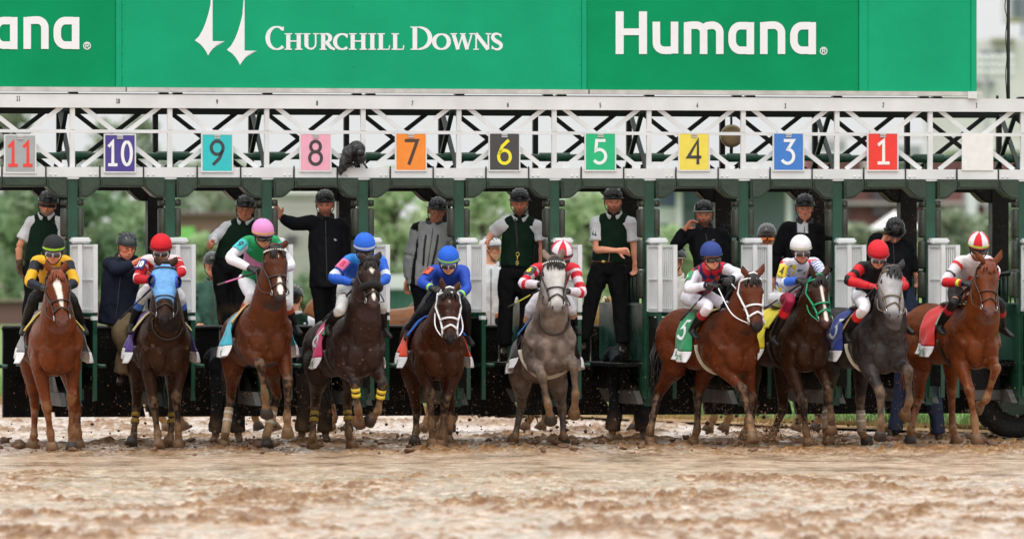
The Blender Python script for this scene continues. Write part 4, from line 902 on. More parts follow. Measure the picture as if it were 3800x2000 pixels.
    if hood:
        b = BM(); tube(b, [hc(t) for t in np.linspace(-.06, .64, 16)], [(hprof(t)[0]+.012, hprof(t)[1]+.012) for t in np.linspace(-.06, .64, 16)], 20, tuple(d), .1)
        hd = link('blinker_hood', mesh_of(fixn(b)), M('hood_cloth', lin(*hood), .75, var=.15, scale=14, bump=.015, bscale=25), root)
        for sg in (-1, 1):
            b = BM(); c = hs_(.27, sg*66, .0); A = [[c+(a*math.cos(x)*.066+(s*sg*.55-d*.6)*math.sin(x)*.06)*q*rr_+(s*sg*.6+d*.6)*hh*q for x in np.linspace(0, 6.2832, 17)[:-1]] for rr_, hh in ((1.05, -.02), (1.05, .03), (.88, .042))]
            vs = [[b.verts.new(p_) for p_ in row] for row in A]
            for j in range(2):
                for k in range(16): b.faces.new((vs[j][k], vs[j][(k+1) % 16], vs[j+1][(k+1) % 16], vs[j+1][k]))
            link('blinker_cup', mesh_of(fixn(b)), M('cup_blue', lin(24, 52, 150), .35), hd)
            b = BM(); ball(b, c+(s*sg*.6+d*.6)*.012, (.046*q, .054*q, .012*q), ((s*sg*.55-d*.6).normalized(), a, (s*sg*.6+d*.6).normalized())); link('eye', mesh_of(fixn(b)), m_eye, root)
    # saddle cloth with its pale hem
    if cloth:
        cc, hem = cloth[0], cloth[1]; x0, x1 = (-.22, .2) if phi > 14 else (-.34, .24); FL_ = .075 if phi > 14 else .10
        def drape(x, an, off):
            z, w, h = trunk_at(x, 0); r = math.radians(an); k = abs(an)/100.; off = off+.012*math.sin(x*31+an*.08)*k*k+.01*math.sin(x*17-an*.13)*k
            fl = off+FL_*max(k-.45, 0)**1.4*(1.0+.6*math.sin(x*14+an*.05)); rr2 = min(abs(r), math.pi/2)
            if abs(r) <= math.pi/2: return B(x, math.sin(r)*(w+fl), z+math.cos(r)*(h+off)-.0)
            dn = (abs(r)-math.pi/2)*.42; return B(x+.03*dn, math.copysign(w+fl+dn*.10, r), z-dn)
        def sheet(nm, xa, xb, a0, a1, off, mat, nxx=14, naa=30, parent=None, both=True):
            for sgn in ((1,) if not both else (1, -1)):
                bm_ = BM(); G = [[bm_.verts.new(drape(xa+(xb-xa)*i/nxx, sgn*(a0+(a1-a0)*j/naa), off)) for j in range(naa+1)] for i in range(nxx+1)]
                for i in range(nxx):
                    for j in range(naa): bm_.faces.new((G[i][j], G[i+1][j], G[i+1][j+1], G[i][j+1]))
                fixn(bm_); bmesh.ops.solidify(bm_, geom=bm_.faces[:], thickness=.006)
                o = link(nm, mesh_of(bm_), mat, parent or root)
            return o
        mcl = M('cloth_%d_%d_%d' % cc, lin(*cc), .7, var=.07, scale=8, bump=.012, bscale=9, sheen=.2); mhe = M('cloth_hem', lin(214, 212, 214), .7, var=.06, bump=.01, bscale=10)
        bm_ = BM(); G = [[bm_.verts.new(drape(x0+(x1-x0)*i/14, -104+208*j/60, .022)) for j in range(61)] for i in range(15)]
        for i in range(14):
            for j in range(60): bm_.faces.new((G[i][j], G[i+1][j], G[i+1][j+1], G[i][j+1]))
        fixn(bm_); bmesh.ops.solidify(bm_, geom=bm_.faces[:], thickness=.006); sc = link('saddle_cloth', mesh_of(bm_), mcl, root)
        sheet('cloth_hem', x0-.005, x1-.0, 104.5, 121, .0225, mhe, 14, 8, sc)
        if pad:
            bm_ = BM(); G = [[bm_.verts.new(drape(.18+.13*i/4, -70+140*j/40, .035+.012*math.sin(math.pi*i/4))) for j in range(41)] for i in range(5)]
            for i in range(4):
                for j in range(40): bm_.faces.new((G[i][j], G[i+1][j], G[i+1][j+1], G[i][j+1]))
            fixn(bm_); bmesh.ops.solidify(bm_, geom=bm_.faces[:], thickness=.012); link('saddle_pad', mesh_of(bm_), M('pad_%d_%d_%d' % pad, lin(*pad), .8, var=.12, bump=.01, bscale=20), root)
        b = BM(); z, w, h = trunk_at(0, 0); ball(b, B(0.02, 0, z+h+.045), (.2, .13, .035)); ball(b, B(.17, 0, z+h+.07), (.06, .1, .045)); link('saddle', mesh_of(fixn(b)), m_leather, root)
        gm = M('girth_web', lin(196, 188, 168), .8, var=.15) if girth else m_leather
        b = BM(); pts = []
        for k in range(25):
            an = math.radians(95+170*k/24); x = .27; z, w, h = trunk_at(x, 0); pts.append(B(x, math.sin(an)*(w+.012), z+math.cos(an)*(h+.012)))
        tube(b, pts, [(.028, .006)]*25, 8, (1, 0, 0), .1); link('girth', mesh_of(fixn(b)), gm, root)
        if cloth[2]:      # number on both flanks
            for sgn in (-1, 1):
                b = BM()
                def to(x, z, y, sgn=sgn): return tuple(drape(-.05-x*.9*sgn, sgn*(66-z*120), .0245+.0006+abs(y)))
                for j, st in enumerate(DIG(cloth[2])): ribbon(b, [(p_[0]*.34-.09, p_[1]*.34-.17) for p_ in st], .05, .0008*j, False, to)
                bmesh.ops.recalc_face_normals(b, faces=b.faces); link('cloth_number', mesh_of(b, False), M('cloth_number_white', lin(228, 232, 234), .7), sc)
        for sgn in (-1, 1):   # sponsor word on the hem: Humana
            b = BM()
            def to(x, z, y, sgn=sgn): return tuple(drape((x0+x1)/2-x*sgn*.72, sgn*(112.5-z*150), .0262+abs(y)*.5))
            wd = [[[(0, 0), (0, .07)], [(.035, 0), (.035, .07)], [(0, .035), (.035, .035)]], [[(.05, .045), (.05, .0), (.08, 0), (.08, .045)]], [[(.095, 0), (.095, .045), (.115, .045), (.115, 0)], [(.117, .045), (.137, .045), (.137, 0)]], [[(.185, .045), (.155, .045), (.155, 0), (.185, 0)], [(.187, .047), (.187, 0)]], [[(.2, 0), (.2, .045), (.228, .045), (.228, 0)]], [[(.273, .045), (.243, .045), (.243, 0), (.273, 0)], [(.275, .047), (.275, 0)]]]
            for li_, le in enumerate(wd):
                for j, st in enumerate(le): ribbon(b, [((p_[0]-.19)*1.35, (p_[1]-.03)*.9) for p_ in st], .0095, .0007*j, False, to)
            bmesh.ops.recalc_face_normals(b, faces=b.faces); link('hem_lettering', mesh_of(b, False), M('hem_green', lin(80, 150, 96), .7), sc)
    if yoke:
        b = BM(); cen = n2.lerp(nq, .12)
        pts = [cen+Vector((.16*math.cos(2*math.pi*k/24)*-.2+.14, .175*math.sin(2*math.pi*k/24), .17*math.cos(2*math.pi*k/24)-.06)) for k in range(25)]; tube(b, pts, .012, 6); link('neck_strap', mesh_of(fixn(b)), m_leather, root)
    if wraps:
        for i, (wc_, kind) in wraps.items():
            kn, fe, cr_ = legj[i]; mw = M('wrap_%d_%d_%d' % wc_, lin(*wc_), .7, var=.15, scale=30)
            for t0, t1 in ((.22, .34), (.42, .54)) if kind == 'bands' else ((.3, .98),):
                b = BM(); tube(b, [kn.lerp(fe, t0), kn.lerp(fe, (t0+t1)/2), kn.lerp(fe, t1)], [(.05, .058) if i < 2 else (.05, .062)]*3, 14, (1, 0, 0), .02); link('leg_band', mesh_of(fixn(b)), mw, root)
            if kind == 'stripe':
                for t0, t1 in ((.4, .47), (.6, .67)):
                    b = BM(); tube(b, [kn.lerp(fe, t0), kn.lerp(fe, t1)], [(.053, .065)]*2, 14, (1, 0, 0), .02); link('leg_stripe', mesh_of(fixn(b)), M('wrap_stripe', lin(196, 60, 50) if key == '3' else lin(206, 196, 180), .7), root)
    return dict(phi=phi, root=root, org=org, f=f, lf=lf, B=B, wl=wl, hs=hs_, Q=Q, a=a, d=d, s=s, J=J, crop=crop, size=size, ww=lambda p: org+f*p.x+lf*p.y+up*p.z, m_rein=M('strap_%d_%d_%d' % (bridle or (38, 28, 24)), lin(*(bridle or (38, 28, 24))), .42, var=.1))
def reins(h, hands):
    """two reins from the bit rings to the rider's hands (points in horse space)"""
    for sg, hd in zip((-1, 1), hands):
        b = BM(); p = h['hs'](.87, sg*84, .03); hd = Vector(hd); n = p.lerp(hd, .5)+Vector((0, sg*.05, -.05)); sweep(b, [p, p.lerp(n, .5)+Vector((0, sg*.02, -.02)), n, hd], [(.009, .005)]*4, 4, 6); link('rein', mesh_of(fixn(b)), h['m_rein'], h['root'])

BAY, DBAY, CHS = (118, 58, 32), (72, 40, 28), (150, 74, 38)
HS = {}
STD = [(.06, .035), (.2, .05), (.5, .03), (.8, .02), (.86, .0)]
HS['11'] = make_horse('11', 'chestnut horse with a broad white blaze wearing a grey cloth', (330, 740), 81.0, 8, (322, 290), (360, 588), ((258, 222), (385, 222)),
    [[(268, 1062), (288, 1212), (297, 1305)], [(410, 1005), (410, 1190), (410, 1306)], [(200, 1060), (194, 1225), (186, 1288)], [(440, 1080), (447, 1210), (450, 1268)]], (136, 66, 32), blaze=[(.1, .0, .0), (.16, .03, -.01), (.26, .05, -.012), (.4, .04, 0), (.6, .03, .01), (.72, .012, .012), (.76, 0, .012)],
    bridle=(44, 32, 26), cloth=((126, 128, 130), 1, ''), pad=(206, 184, 96), legs_dark=False, mane=(124, 58, 28), muzzle=(96, 60, 52))
HS['10'] = make_horse('10', 'dark bay horse in a bright blue blinker hood', (340, 740), 82.2, 9, (330, 250), (328, 575), ((270, 195), (397, 200)),
    [[(262, 1048), (285, 1215), (288, 1298)], [(392, 1000), (402, 1180), (405, 1283)], [(165, 1055), (146, 1240), (136, 1303)], [(372, 1060), (357, 1240), (346, 1282)]], (74, 46, 36), bridle=(40, 30, 28), hood=(112, 170, 230), cloth=((72, 44, 132), 1, ''), pad=(206, 190, 140), wraps={2: ((150, 120, 40), 'bands'), 3: ((150, 120, 40), 'bands')}, yoke=True)
HS['9'] = make_horse('9', 'bay horse with a white snip on its nose and beaded browband', (355, 690), 81.1, 12, (392, 205), (415, 487), (None, (452, 160)),
    [[(305, 842, .98), (328, 1005, .95), (337, 1095, .82)], [(455, 940, .86), (450, 1130, .8), (453, 1205, .76)], [(142, 1020), (112, 1225), (106, 1292)], [(395, 1010), (334, 1245), (340, 1302)]], (112, 56, 32), pitch=7, yaw=6, blaze=[(.1, .0), (.17, .022), (.2, .006), (.22, 0), (.52, .0), (.6, .02), (.7, .034), (.84, .04), (.92, .02)],
    bridle=(50, 34, 28), cloth=((58, 176, 200), 1, ''), pad=(214, 172, 120), wraps={2: ((176, 150, 122), 'stripe'), 3: ((168, 132, 100), 'stripe')}, muzzle=(52, 38, 36))
HS['8'] = make_horse('8', 'dark brown horse with a white star and thick black noseband', (375, 740), 81.2, 17, (408, 222), (428, 488), ((335, 178), (470, 170)),
    [[(318, 920, .95), (336, 1075, .88), (344, 1140, .72)], [(478, 930, .95), (450, 1085, .86), (415, 1128, .74)], [(92, 1050), (76, 1230), (78, 1293)], [(275, 1050), (282, 1215), (298, 1292)]], (58, 38, 31), pitch=5, blaze=[(.1, .0), (.17, .028), (.22, .04), (.3, .012), (.33, 0), (.6, .0), (.68, .02), (.8, .028), (.9, .01)],
    bridle=(38, 30, 28), roll=True, cloth=((206, 44, 104), 1, '8'), pad=(62, 140, 106), wraps={0: ((206, 176, 46), 'bands'), 1: ((206, 176, 46), 'bands'), 2: ((150, 124, 44), 'bands'), 3: ((150, 124, 44), 'bands')}, muzzle=(60, 44, 42))
HS['7'] = make_horse('7', 'bay horse with a white bridle under the shouting jockey', (325, 740), 82.6, 8, (368, 352), (374, 655), ((318, 268), (428, 296)),
    [[(250, 965), (262, 1155), (266, 1252)], [(342, 1010), (322, 1215), (314, 1284)], [(172, 1070), (166, 1205), (160, 1275)], [(370, 1070), (364, 1195), (362, 1278)]], (84, 44, 32), blaze=[(.16, 0), (.2, .009), (.25, .009), (.28, 0)], bridle=(232, 232, 236), cloth=((226, 66, 30), 1, ''), pad=(40, 104, 190), wraps={3: ((150, 106, 74), 'plain')})
HS['6'] = make_horse('6', 'dappled grey horse with a pale face rearing forward', (345, 670), 83.2, 8, (352, 168), (370, 470), ((276, 98), (402, 92)),
    [[(275, 862, 1.0), (312, 1030, .95), (326, 1112, .8)], [(465, 800, 1.08), (478, 975, 1.0), (470, 1075, .82)], [(152, 1045), (116, 1225), (106, 1263)], [(398, 1060), (405, 1225), (405, 1262)]], (142, 124, 114), pitch=13, face_pale=(196, 192, 188), bridle=(48, 40, 38), cloth=((26, 26, 28), 1, ''), pad=(60, 110, 170), muzzle=(120, 112, 110), mane=(34, 30, 30), dark=(84, 76, 72), dapple=True, girth=True, yoke=True)
HS['5'] = make_horse('5', 'bright bay horse seen from its flank in a green cloth', (690, 690), 82.9, 27, (748, 240), (783, 562), ((680, 172), (822, 158)),
    [[(690, 935, .85), (735, 1130, 1.0), (746, 1222, 1.05)], [(742, 985, .55), (722, 1120, .5), (706, 1205, .45)], [(168, 965, -.85), (122, 1180), (122, 1266)], [(415, 970, -.5), (408, 1180, -.45), (386, 1250, -.55)]], (122, 58, 30), blaze=[(.14, 0), (.18, .01), (.21, .008), (.23, 0)], bridle=(232, 232, 236), cloth=((24, 132, 82), 1, '5'), pad=(214, 196, 128), girth=True, yaw=-10)
HS['4'] = make_horse('4', 'dark bay horse with a green bridle and long white blaze', (450, 690), 83.3, 24, (482, 272), (530, 555), ((430, 190), (537, 196)),
    [[(385, 1018, .75), (404, 1190, .72), (418, 1262)], [(540, 940, .85), (556, 1120, .85), (556, 1172, .8)], [(85, 1050, -.8), (75, 1180), (82, 1240)], [(268, 1060, -.55), (208, 1205, -.5), (186, 1260)]], (72, 44, 33), blaze=[(.16, .0, .0), (.22, .026), (.4, .022), (.6, .018), (.78, .03), (.92, .03), (.95, 0)], bridle=(22, 140, 96), cloth=((222, 200, 34), 1, ''), pad=(206, 196, 60), yaw=-4, muzzle=(72, 50, 48))
HS['3'] = make_horse('3', 'dark grey horse with a pale dappled face', (495, 700), 82.9, 22, (512, 222), (512, 518), (None, (572, 160)),
    [[(430, 958, .9), (435, 1140, .88), (432, 1208, .82)], [(598, 832, 1.05), (604, 1010, .95), (582, 1082, .78)], [(115, 1000, -.8), (106, 1190), (116, 1275)], [(310, 1010, -.5), (318, 1200, -.5), (344, 1268)]], (66, 60, 60), face_pale=(168, 166, 168), bridle=(104, 88, 74), cloth=((36, 58, 142), 1, '3'), pad=(190, 148, 88), muzzle=(92, 86, 88), mane=(30, 28, 30), dark=(74, 66, 62), wraps={2: ((172, 150, 128), 'stripe'), 3: ((172, 150, 128), 'stripe')}, dapple=True, yaw=-4, girth=True)
HS['1'] = make_horse('1', 'chestnut horse at the right end in a red cloth', (490, 690), 83.4, 23, (524, 218), (526, 512), ((432, 140), (598, 132)),
    [[(408, 962, .85), (434, 1130, .85), (446, 1238, .85)], [(560, 832, 1.05), (506, 1005, .9), (462, 1052, .72)], [(110, 1000, -.85), (62, 1190), (58, 1262)], [(300, 960, -.5), (306, 1180, -.48), (326, 1265)]], (140, 70, 36), blaze=[(.14, 0), (.17, .012), (.2, .008), (.22, 0)], bridle=(64, 40, 32), cloth=((206, 34, 34), 1, ''), pad=(150, 160, 140), legs_dark=False, mane=(120, 56, 28), muzzle=(96, 66, 60), yaw=-8)
# ------------------------------------------------------------------ people
m_skin = M('skin', rough=.5, attr=True, var=.06, scale=14, spec=.4)
m_cloth = M('woven_cloth', rough=.82, attr=True, var=.12, scale=9, bump=.012, bscale=11, spec=.1)
m_silk = M('silk_cloth', rough=.5, attr=True, var=.06, scale=9, bump=.014, bscale=12, spec=.2)
m_boot = M('boot_leather', rough=.4, spec=.25, attr=True, var=.2, scale=12)
m_shell = M('helmet_shell', rough=.28, attr=True, var=.06, scale=10, spec=.5)
m_cover = M('helmet_cover', rough=.78, spec=.3, bump=.006, bscale=30, attr=True, var=.05, scale=14)
m_lens = M('goggle_lens', lin(54, 46, 44), .08, spec=.7, var=.1)
m_gframe = M('goggle_frame', lin(212, 212, 214), .3)
m_gdark = M('goggle_strap', lin(26, 26, 28), .5)
m_glove = M('glove_leather', lin(22, 21, 22), .5, var=.25, bump=.004, bscale=40)
def seg_d(co, a, b):
    a, b = np.array(a), np.array(b); ab = b-a; t = ((co-a)@ab)/max(ab@ab, 1e-9); tc = np.clip(t, 0, 1); return np.linalg.norm(co-(a+tc[:, None]*ab), axis=1), t
def hand_shape(bm, w, d, n, mirror, curl=.5, s=1.0, grip=None):
    """palm, four fingers, thumb; w wrist, d along the hand, n palm normal (fingers curl towards it)"""
    d = d.normalized(); n = (n-d*n.dot(d)).normalized(); x = d.cross(n)*mirror
    tube(bm, [w-d*.02*s, w+d*.03*s, w+d*.088*s], [(.026*s, .018*s), (.036*s, .018*s), (.041*s, .015*s)], 8, tuple(n))
    for k, (off, ln) in enumerate(((-.033, .068), (-.011, .08), (.011, .074), (.032, .058))):
        b0 = w+d*.085*s+x*off*s; c1 = curl*(.9+.1*k); d1 = d*math.cos(c1)+n*math.sin(c1); d2 = d*math.cos(c1*2.3)+n*math.sin(c1*2.3)
        k1 = b0+d1*ln*.5*s; k2 = k1+d2*ln*.5*s; tube(bm, [b0-d*.015*s, b0, k1, k2], [.0115*s, .0115*s, .0108*s, .009*s], 6)
    t0 = w+d*.025*s-x*.03*s; td = (d*.62-x*.55+n*(.2+.5*curl)).normalized(); t1 = t0+td*.042*s; t2 = t1+(td*.5+d*.5+n*curl*.5).normalized()*.034*s
    tube(bm, [t0, t1, t2], [.0145*s, .0128*s, .0105*s], 6)
def person(label, J, group=None, skin=(196, 142, 112), beard=None, hair=None, top=None, sleeve='long', topmat=None, vest=None, legs=(22, 22, 24), legmat=None, helmet='groom', hcol=(20, 20, 22), hband=None,
           gloves=None, boots=(28, 26, 26), fat=1.0, face=None, curl=.5, cat='person', goggles=None, root_loc=None, extra=None, legfn=None, hs=1.18, tie=None, hmode=None, quarters=None, sun=False, back=False, bootfn=None, palm=None, shin=None):
    base = root_loc or Vector((J['pel'].x, J['pel'].y, min(J['fa'].z, J['fb'].z)))
    root = thing('person', label, cat, tuple(base), 0, group)
    J = {k: v-base for k, v in J.items()}
    pel, nk, hd = J['pel'], J['nk'], J['hd']; side = (J['sb']-J['sa']).normalized(); upv = (nk-pel).normalized(); fr = side.cross(upv).normalized()
    if back: fr = -fr
    hu = (hd-nk).normalized(); hu = (hu*.6+Vector((0, 0, .4))).normalized() if helmet == 'groom' else (hu*.3+Vector((0, 0, .7))).normalized()
    fd = Vector(face).normalized() if face else Vector((0, -1, -.1)); fd = fd.normalized(); hu = (hu-fd*hu.dot(fd)).normalized(); hx = fd.cross(hu)*-1
    A = lambda x, y, z: hd+hx*(x*hs)+fd*(y*hs)+hu*(z*hs)
    fr3 = (hx, fd, hu)
    b = BM()
    # head: skull, jaw, brow, nose, lips, ears on a neck; then trunk, limbs as one skin
    ball(b, A(0, -.005, .025), (.08*hs, .096*hs, .105*hs), fr3, 16, 12); ball(b, A(0, .02, -.06), (.064*hs, .068*hs, .062*hs), fr3, 12, 8); ball(b, A(0, .05, -.098), (.026*hs, .028*hs, .022*hs), fr3)
    ball(b, A(0, .07, .022), (.058*hs, .024*hs, .014*hs), fr3); tube(b, [A(0, .086, .02), A(0, .104, -.012), A(0, .114, -.034), A(0, .092, -.042)], [.009*hs, .0125*hs, .0165*hs, .01*hs], 8)
    ball(b, A(0, .087, -.066), (.024*hs, .012*hs, .009*hs), fr3)
    for sg in (-1, 1): ball(b, A(sg*.08, -.005, -.01), (.011*hs, .018*hs, .03*hs), fr3); ball(b, A(sg*.04, .066, -.022), (.024*hs, .02*hs, .02*hs), fr3)
    sweep(b, [nk-upv*.06, nk, A(0, -.018, -.06), A(0, -.01, 0)], [.075*fat, .06*fat, .054*fat**.5, .05], 3, 12)
    sh = [J['sa'], J['sb']]; e = [J['ea'], J['eb']]; w = [J['wa'], J['wb']]
    sweep(b, [pel-upv*.05, pel+upv*.12, pel.lerp(nk, .6), pel.lerp(nk, .9), nk], [(.13, .09), (.115, .085), (.14, .1), (.12, .08), (.06, .06)], 3, 12, tuple(fr))
    for i, sg in enumerate((-1, 1)):
        sweep(b, [nk.lerp(sh[i], .5)-upv*.05, sh[i], sh[i].lerp(e[i], .5), e[i], e[i].lerp(w[i], .3), w[i]], [.06, .052, .045*fat**.5, .039*fat**.5, .042*fat**.5, .027], 3, 10)
        hp = pel+side*(sg*.085); kn = J['ka' if i == 0 else 'kb']; ft = J['fa' if i == 0 else 'fb']
        sweep(b, [hp+upv*.03, hp.lerp(kn, .5), kn, kn.lerp(ft, .35), ft], [.075, .062, .048, .046, .032], 3, 10)
    hv = []
    for i, sg in enumerate((-1, 1)):
        d = (w[i]-e[i]).normalized(); hk = 'ha' if i == 0 else 'hb'
        if hk in J: d = (J[hk]-w[i]).normalized()
        n = palm[i] if palm else None
        n = Vector(n) if n is not None else (fr*.5-upv*.3+side*(-sg*.6)); hv.append((w[i], d, n, sg))
        cu = curl[i] if isinstance(curl, (list, tuple)) else curl
        if not (gloves and gloves[i]): hand_shape(b, w[i], d, n, sg, cu, hs)
    SK = np.array(lin(*skin))*(1.5 if helmet == 'groom' else 1.3); BR = None if beard is None else np.array(lin(*beard)); hdn, hxn, fdn, hun = (np.array(v) for v in (hd, hx, fd, hu)); HR = np.array(lin(*(hair or (60, 44, 34))))
    def skinf(co):
        c = np.tile(SK, (len(co), 1)); r = co-hdn; x, y, z = r@hxn, r@fdn, r@hun; c = c*(.9+.2*fbm(co*18, 5, 2)[:, None])
        inhead = np.linalg.norm(r, axis=1) < .17*hs
        red = np.exp(-((np.abs(x)-.045)**2+(z+.03)**2)/.0009)*inhead*(y > .02); c = c*(1-.2*red[:, None]*np.array([0, 1, 1]))
        lip = np.exp(-((x/.024)**2+((z+.066)/.008)**2))*inhead*(y > .06); c = c*(1-lip[:, None]*.75)+np.array(lin(150, 82, 74))*(lip[:, None]*.75)
        eye = np.exp(-(((np.abs(x)-.033)/.016)**2+((z+.002)/.011)**2))*inhead*(y > .04); c = c*(1-.62*eye[:, None])
        brow = np.exp(-(((np.abs(x)-.034)/.019)**2+((z-.024)/.006)**2))*inhead*(y > .04); c = c*(1-.7*brow[:, None])+HR*(.7*brow[:, None])
        if BR is not None:
            m = np.clip((-.05-z+.35*np.clip(np.abs(x)-.03, 0, 1))/.018, 0, 1)*(y > -.02)*inhead*(z > -.14); m = np.maximum(m*(1-lip), np.exp(-((x/.03)**2+((z+.052)/.007)**2))*inhead*(y > .05))
            c = c*(1-m[:, None]*.82)+BR*(m[:, None]*.82)
        hm = ((z > .045) | ((y < -.03)&(z > -.06)))*inhead
        c = np.where(hm[:, None], HR, c); return c
    fuse('body', b, m_skin, root, .0105, 2, skinf)
    for sg in (-1, 1):
        b = BM(); ball(b, A(sg*.033, .079, -.001), (.0125*hs, .008*hs, .0075*hs), fr3, 8, 6); ey = link('eye', mesh_of(fixn(b)), M('eye_white', lin(200, 190, 182), .3), root)
        b = BM(); ball(b, A(sg*.033, .0845, -.001), (.006*hs, .0045*hs, .0065*hs), fr3, 8, 6); link('iris', mesh_of(fixn(b)), m_eye, ey)
    for i in (0, 1):
        if gloves and gloves[i]:
            b = BM(); cu = curl[i] if isinstance(curl, (list, tuple)) else curl; hand_shape(b, *hv[i][:3], hv[i][3], cu, 1.12*hs); tube(b, [w[i]-(w[i]-e[i]).normalized()*.03, w[i]+hv[i][1]*.02], [.036*hs, .034*hs], 10)
            gm = m_glove if gloves[i] is True else M('glove_%d_%d_%d' % gloves[i], lin(*gloves[i]), .55, var=.25)
            fuse('glove', b, gm, root, .0105, 2)
    # garment over the trunk
    T1, T2 = pel.lerp(nk, .0), nk
    tl = (nk-pel).length
    def trunk(bm, inf, hem=.06, top_=1.0):
        sweep(bm, [pel-upv*hem, pel+upv*.06, pel.lerp(nk, .35), pel.lerp(nk, .62), pel.lerp(nk, .84), nk+upv*.005], [(.158*fat+inf, .108*fat+inf), (.155*fat+inf, .112*fat+inf), (.155*fat+inf, .118*fat+inf), (.17*fat**.7+inf, .122*fat+inf), (.135+inf, .095+inf), (.066+inf*.6, .066+inf*.6)], 4, 18, tuple(fr), .15)
    jk = 0 if (vest or legfn is not None) else 1
    b = BM(); trunk(b, (0.012 if not vest else -.004)+.022*jk, (.06+.1*jk) if not vest else -.045)
    lim = {'long': 1.93, 'short': .62, 'none': .05}[sleeve]
    for i in (0, 1):
        j0 = nk.lerp(sh[i], .55)-upv*.05
        if lim > 1.2:
            ew = e[i].lerp(w[i], .9); sweep(b, [j0, sh[i]-upv*.005, sh[i].lerp(e[i], .5), e[i], e[i].lerp(w[i], .45), ew], [.078*fat**.5+.014*jk, .075*fat**.5+.012*jk, .066*fat**.5+.014*jk, .06*fat**.5+.012*jk, .055*fat**.5+.01*jk, .042+.006*jk], 4, 12, (0, 0, 1), .1)
        elif lim > .2: sweep(b, [j0, sh[i]-upv*.005, sh[i].lerp(e[i], .4), sh[i].lerp(e[i], .72)], [.08*fat**.5, .078*fat**.5, .076*fat**.5, .08*fat**.5], 4, 12, (0, 0, 1), .02)
    E = dict(pel=np.array(pel), nk=np.array(nk), side=np.array(side), up=np.array(upv), fr=np.array(fr), tl=tl, sh=sh, e=e, w=w)
    def topf(co):
        r = co-E['pel']; x, y, z = r@E['side'], r@E['fr'], (r@E['up'])/tl
        da, ta = seg_d(co, sh[0], e[0]); da2, ta2 = seg_d(co, e[0], w[0]); db, tb_ = seg_d(co, sh[1], e[1]); db2, tb2 = seg_d(co, e[1], w[1])
        ua = np.where(da2 < da, 1+np.clip(ta2, 0, 1), np.clip(ta, -1, 1)); ub = np.where(db2 < db, 1+np.clip(tb2, 0, 1), np.clip(tb_, -1, 1)); dA, dB = np.minimum(da, da2), np.minimum(db, db2)
        arm = np.where((dA < .1)&(dA <= dB)&(ua > .12), 1, np.where((dB < .1)&(ub > .12), 2, 0)); t = np.where(arm == 1, ua, ub)
        return top(co, x, y, z, arm, t) if callable(top) else np.tile(np.array(lin(*top)), (len(co), 1))
    fuse('shirt' if vest else 'jacket', b, topmat or m_cloth, root, .0135, 2, topf, .014 if legfn is not None else .026, 9.)
    if vest:
        b = BM(); sweep(b, [pel+upv*.04, pel+upv*.12, pel.lerp(nk, .4), pel.lerp(nk, .64), pel.lerp(nk, .86), nk-upv*.03], [(.178*fat, .135*fat), (.178*fat, .138*fat), (.176*fat, .14*fat), (.182*fat**.7, .142*fat), (.165, .118), (.085, .085)], 4, 18, tuple(fr), .1)
        for i in (0, 1): sweep(b, [nk-upv*.02, nk.lerp(sh[i], .55)-upv*.015, nk.lerp(sh[i], .86)-upv*.03], [.085, (.09, .088), (.07, .086)], 3, 12, tuple(fr), .1)
        fuse('vest', b, M('vest_green', lin(*vest), .8, spec=.1, var=.18, bump=.008, bscale=16), root, .0135, 2, None, .006)
        b = BM(); p0 = pel+upv*.05+fr*.142*fat; p1 = nk+fr*.078-upv*.04; sweep(b, [p0, p0.lerp(p1, .5)+fr*.012, p1], [.006]*3, 3, 6); link('zip', mesh_of(fixn(b)), M('zip_metal', lin(150, 140, 120), .4), root)
        b = BM(); pts = [nk+side*(.088*math.cos(a_))+fr*(.015+.082*math.sin(a_))+upv*(.035-.055*max(math.sin(a_), 0)) for a_ in np.linspace(-4.3, 1.2, 22)]; tube(b, pts, [(.012, .026)]*22, 8, tuple(upv)); link('collar', mesh_of(fixn(b)), M('collar_white', lin(214, 214, 218), .8), root)
    if jk:
        b = BM(); pts = [nk+side*(.088*math.cos(a_))+fr*(.08*math.sin(a_))+upv*(.03-.05*max(math.sin(a_), 0)) for a_ in np.linspace(-4.4, 1.3, 22)]; tube(b, pts, [(.016, .036)]*22, 8, tuple(upv), .3)
        tc_ = top if not callable(top) else (60, 60, 62); link('collar', mesh_of(fixn(b)), M('collar_%d_%d_%d' % tc_, lin(*tc_), .8), root)
        b = BM(); p0, p1 = pel-upv*.1+fr*.142*fat, nk+fr*.1-upv*.03; sweep(b, [p0, pel.lerp(nk, .4)+fr*(.122*fat+.036), pel.lerp(nk, .72)+fr*(.118*fat+.036), p1], [.005]*4, 4, 6); link('zip', mesh_of(fixn(b)), M('zip_dark', lin(70, 70, 74), .4), root)
    # trousers / breeches
    b = BM(); sweep(b, [pel+upv*(.05 if legfn is not None else .065), pel-upv*.02, pel-upv*.1], [(.155*fat, .118*fat), (.165*fat, .125*fat), (.14*fat, .11*fat)], 3, 16, tuple(fr), .3)
    for i, sg in enumerate((-1, 1)):
        hp = pel+side*(sg*.085)-upv*.01; kn = J['ka' if i == 0 else 'kb']; ft = J['fa' if i == 0 else 'fb']; en = ft if legfn is None else kn.lerp(ft, .3)
        if legfn is None: sweep(b, [hp, hp.lerp(kn, .5), kn, kn.lerp(ft, .45), kn.lerp(ft, .95)], [.112*fat**.6, .108*fat**.6, .094, .09, .088], 4, 12, (0, 1, 0), .05)
        else: sweep(b, [hp, hp.lerp(kn, .5), kn, en], [.096, .082, .062, .052], 4, 12, (0, 1, 0), .1)
    LC = np.array(lin(*legs))
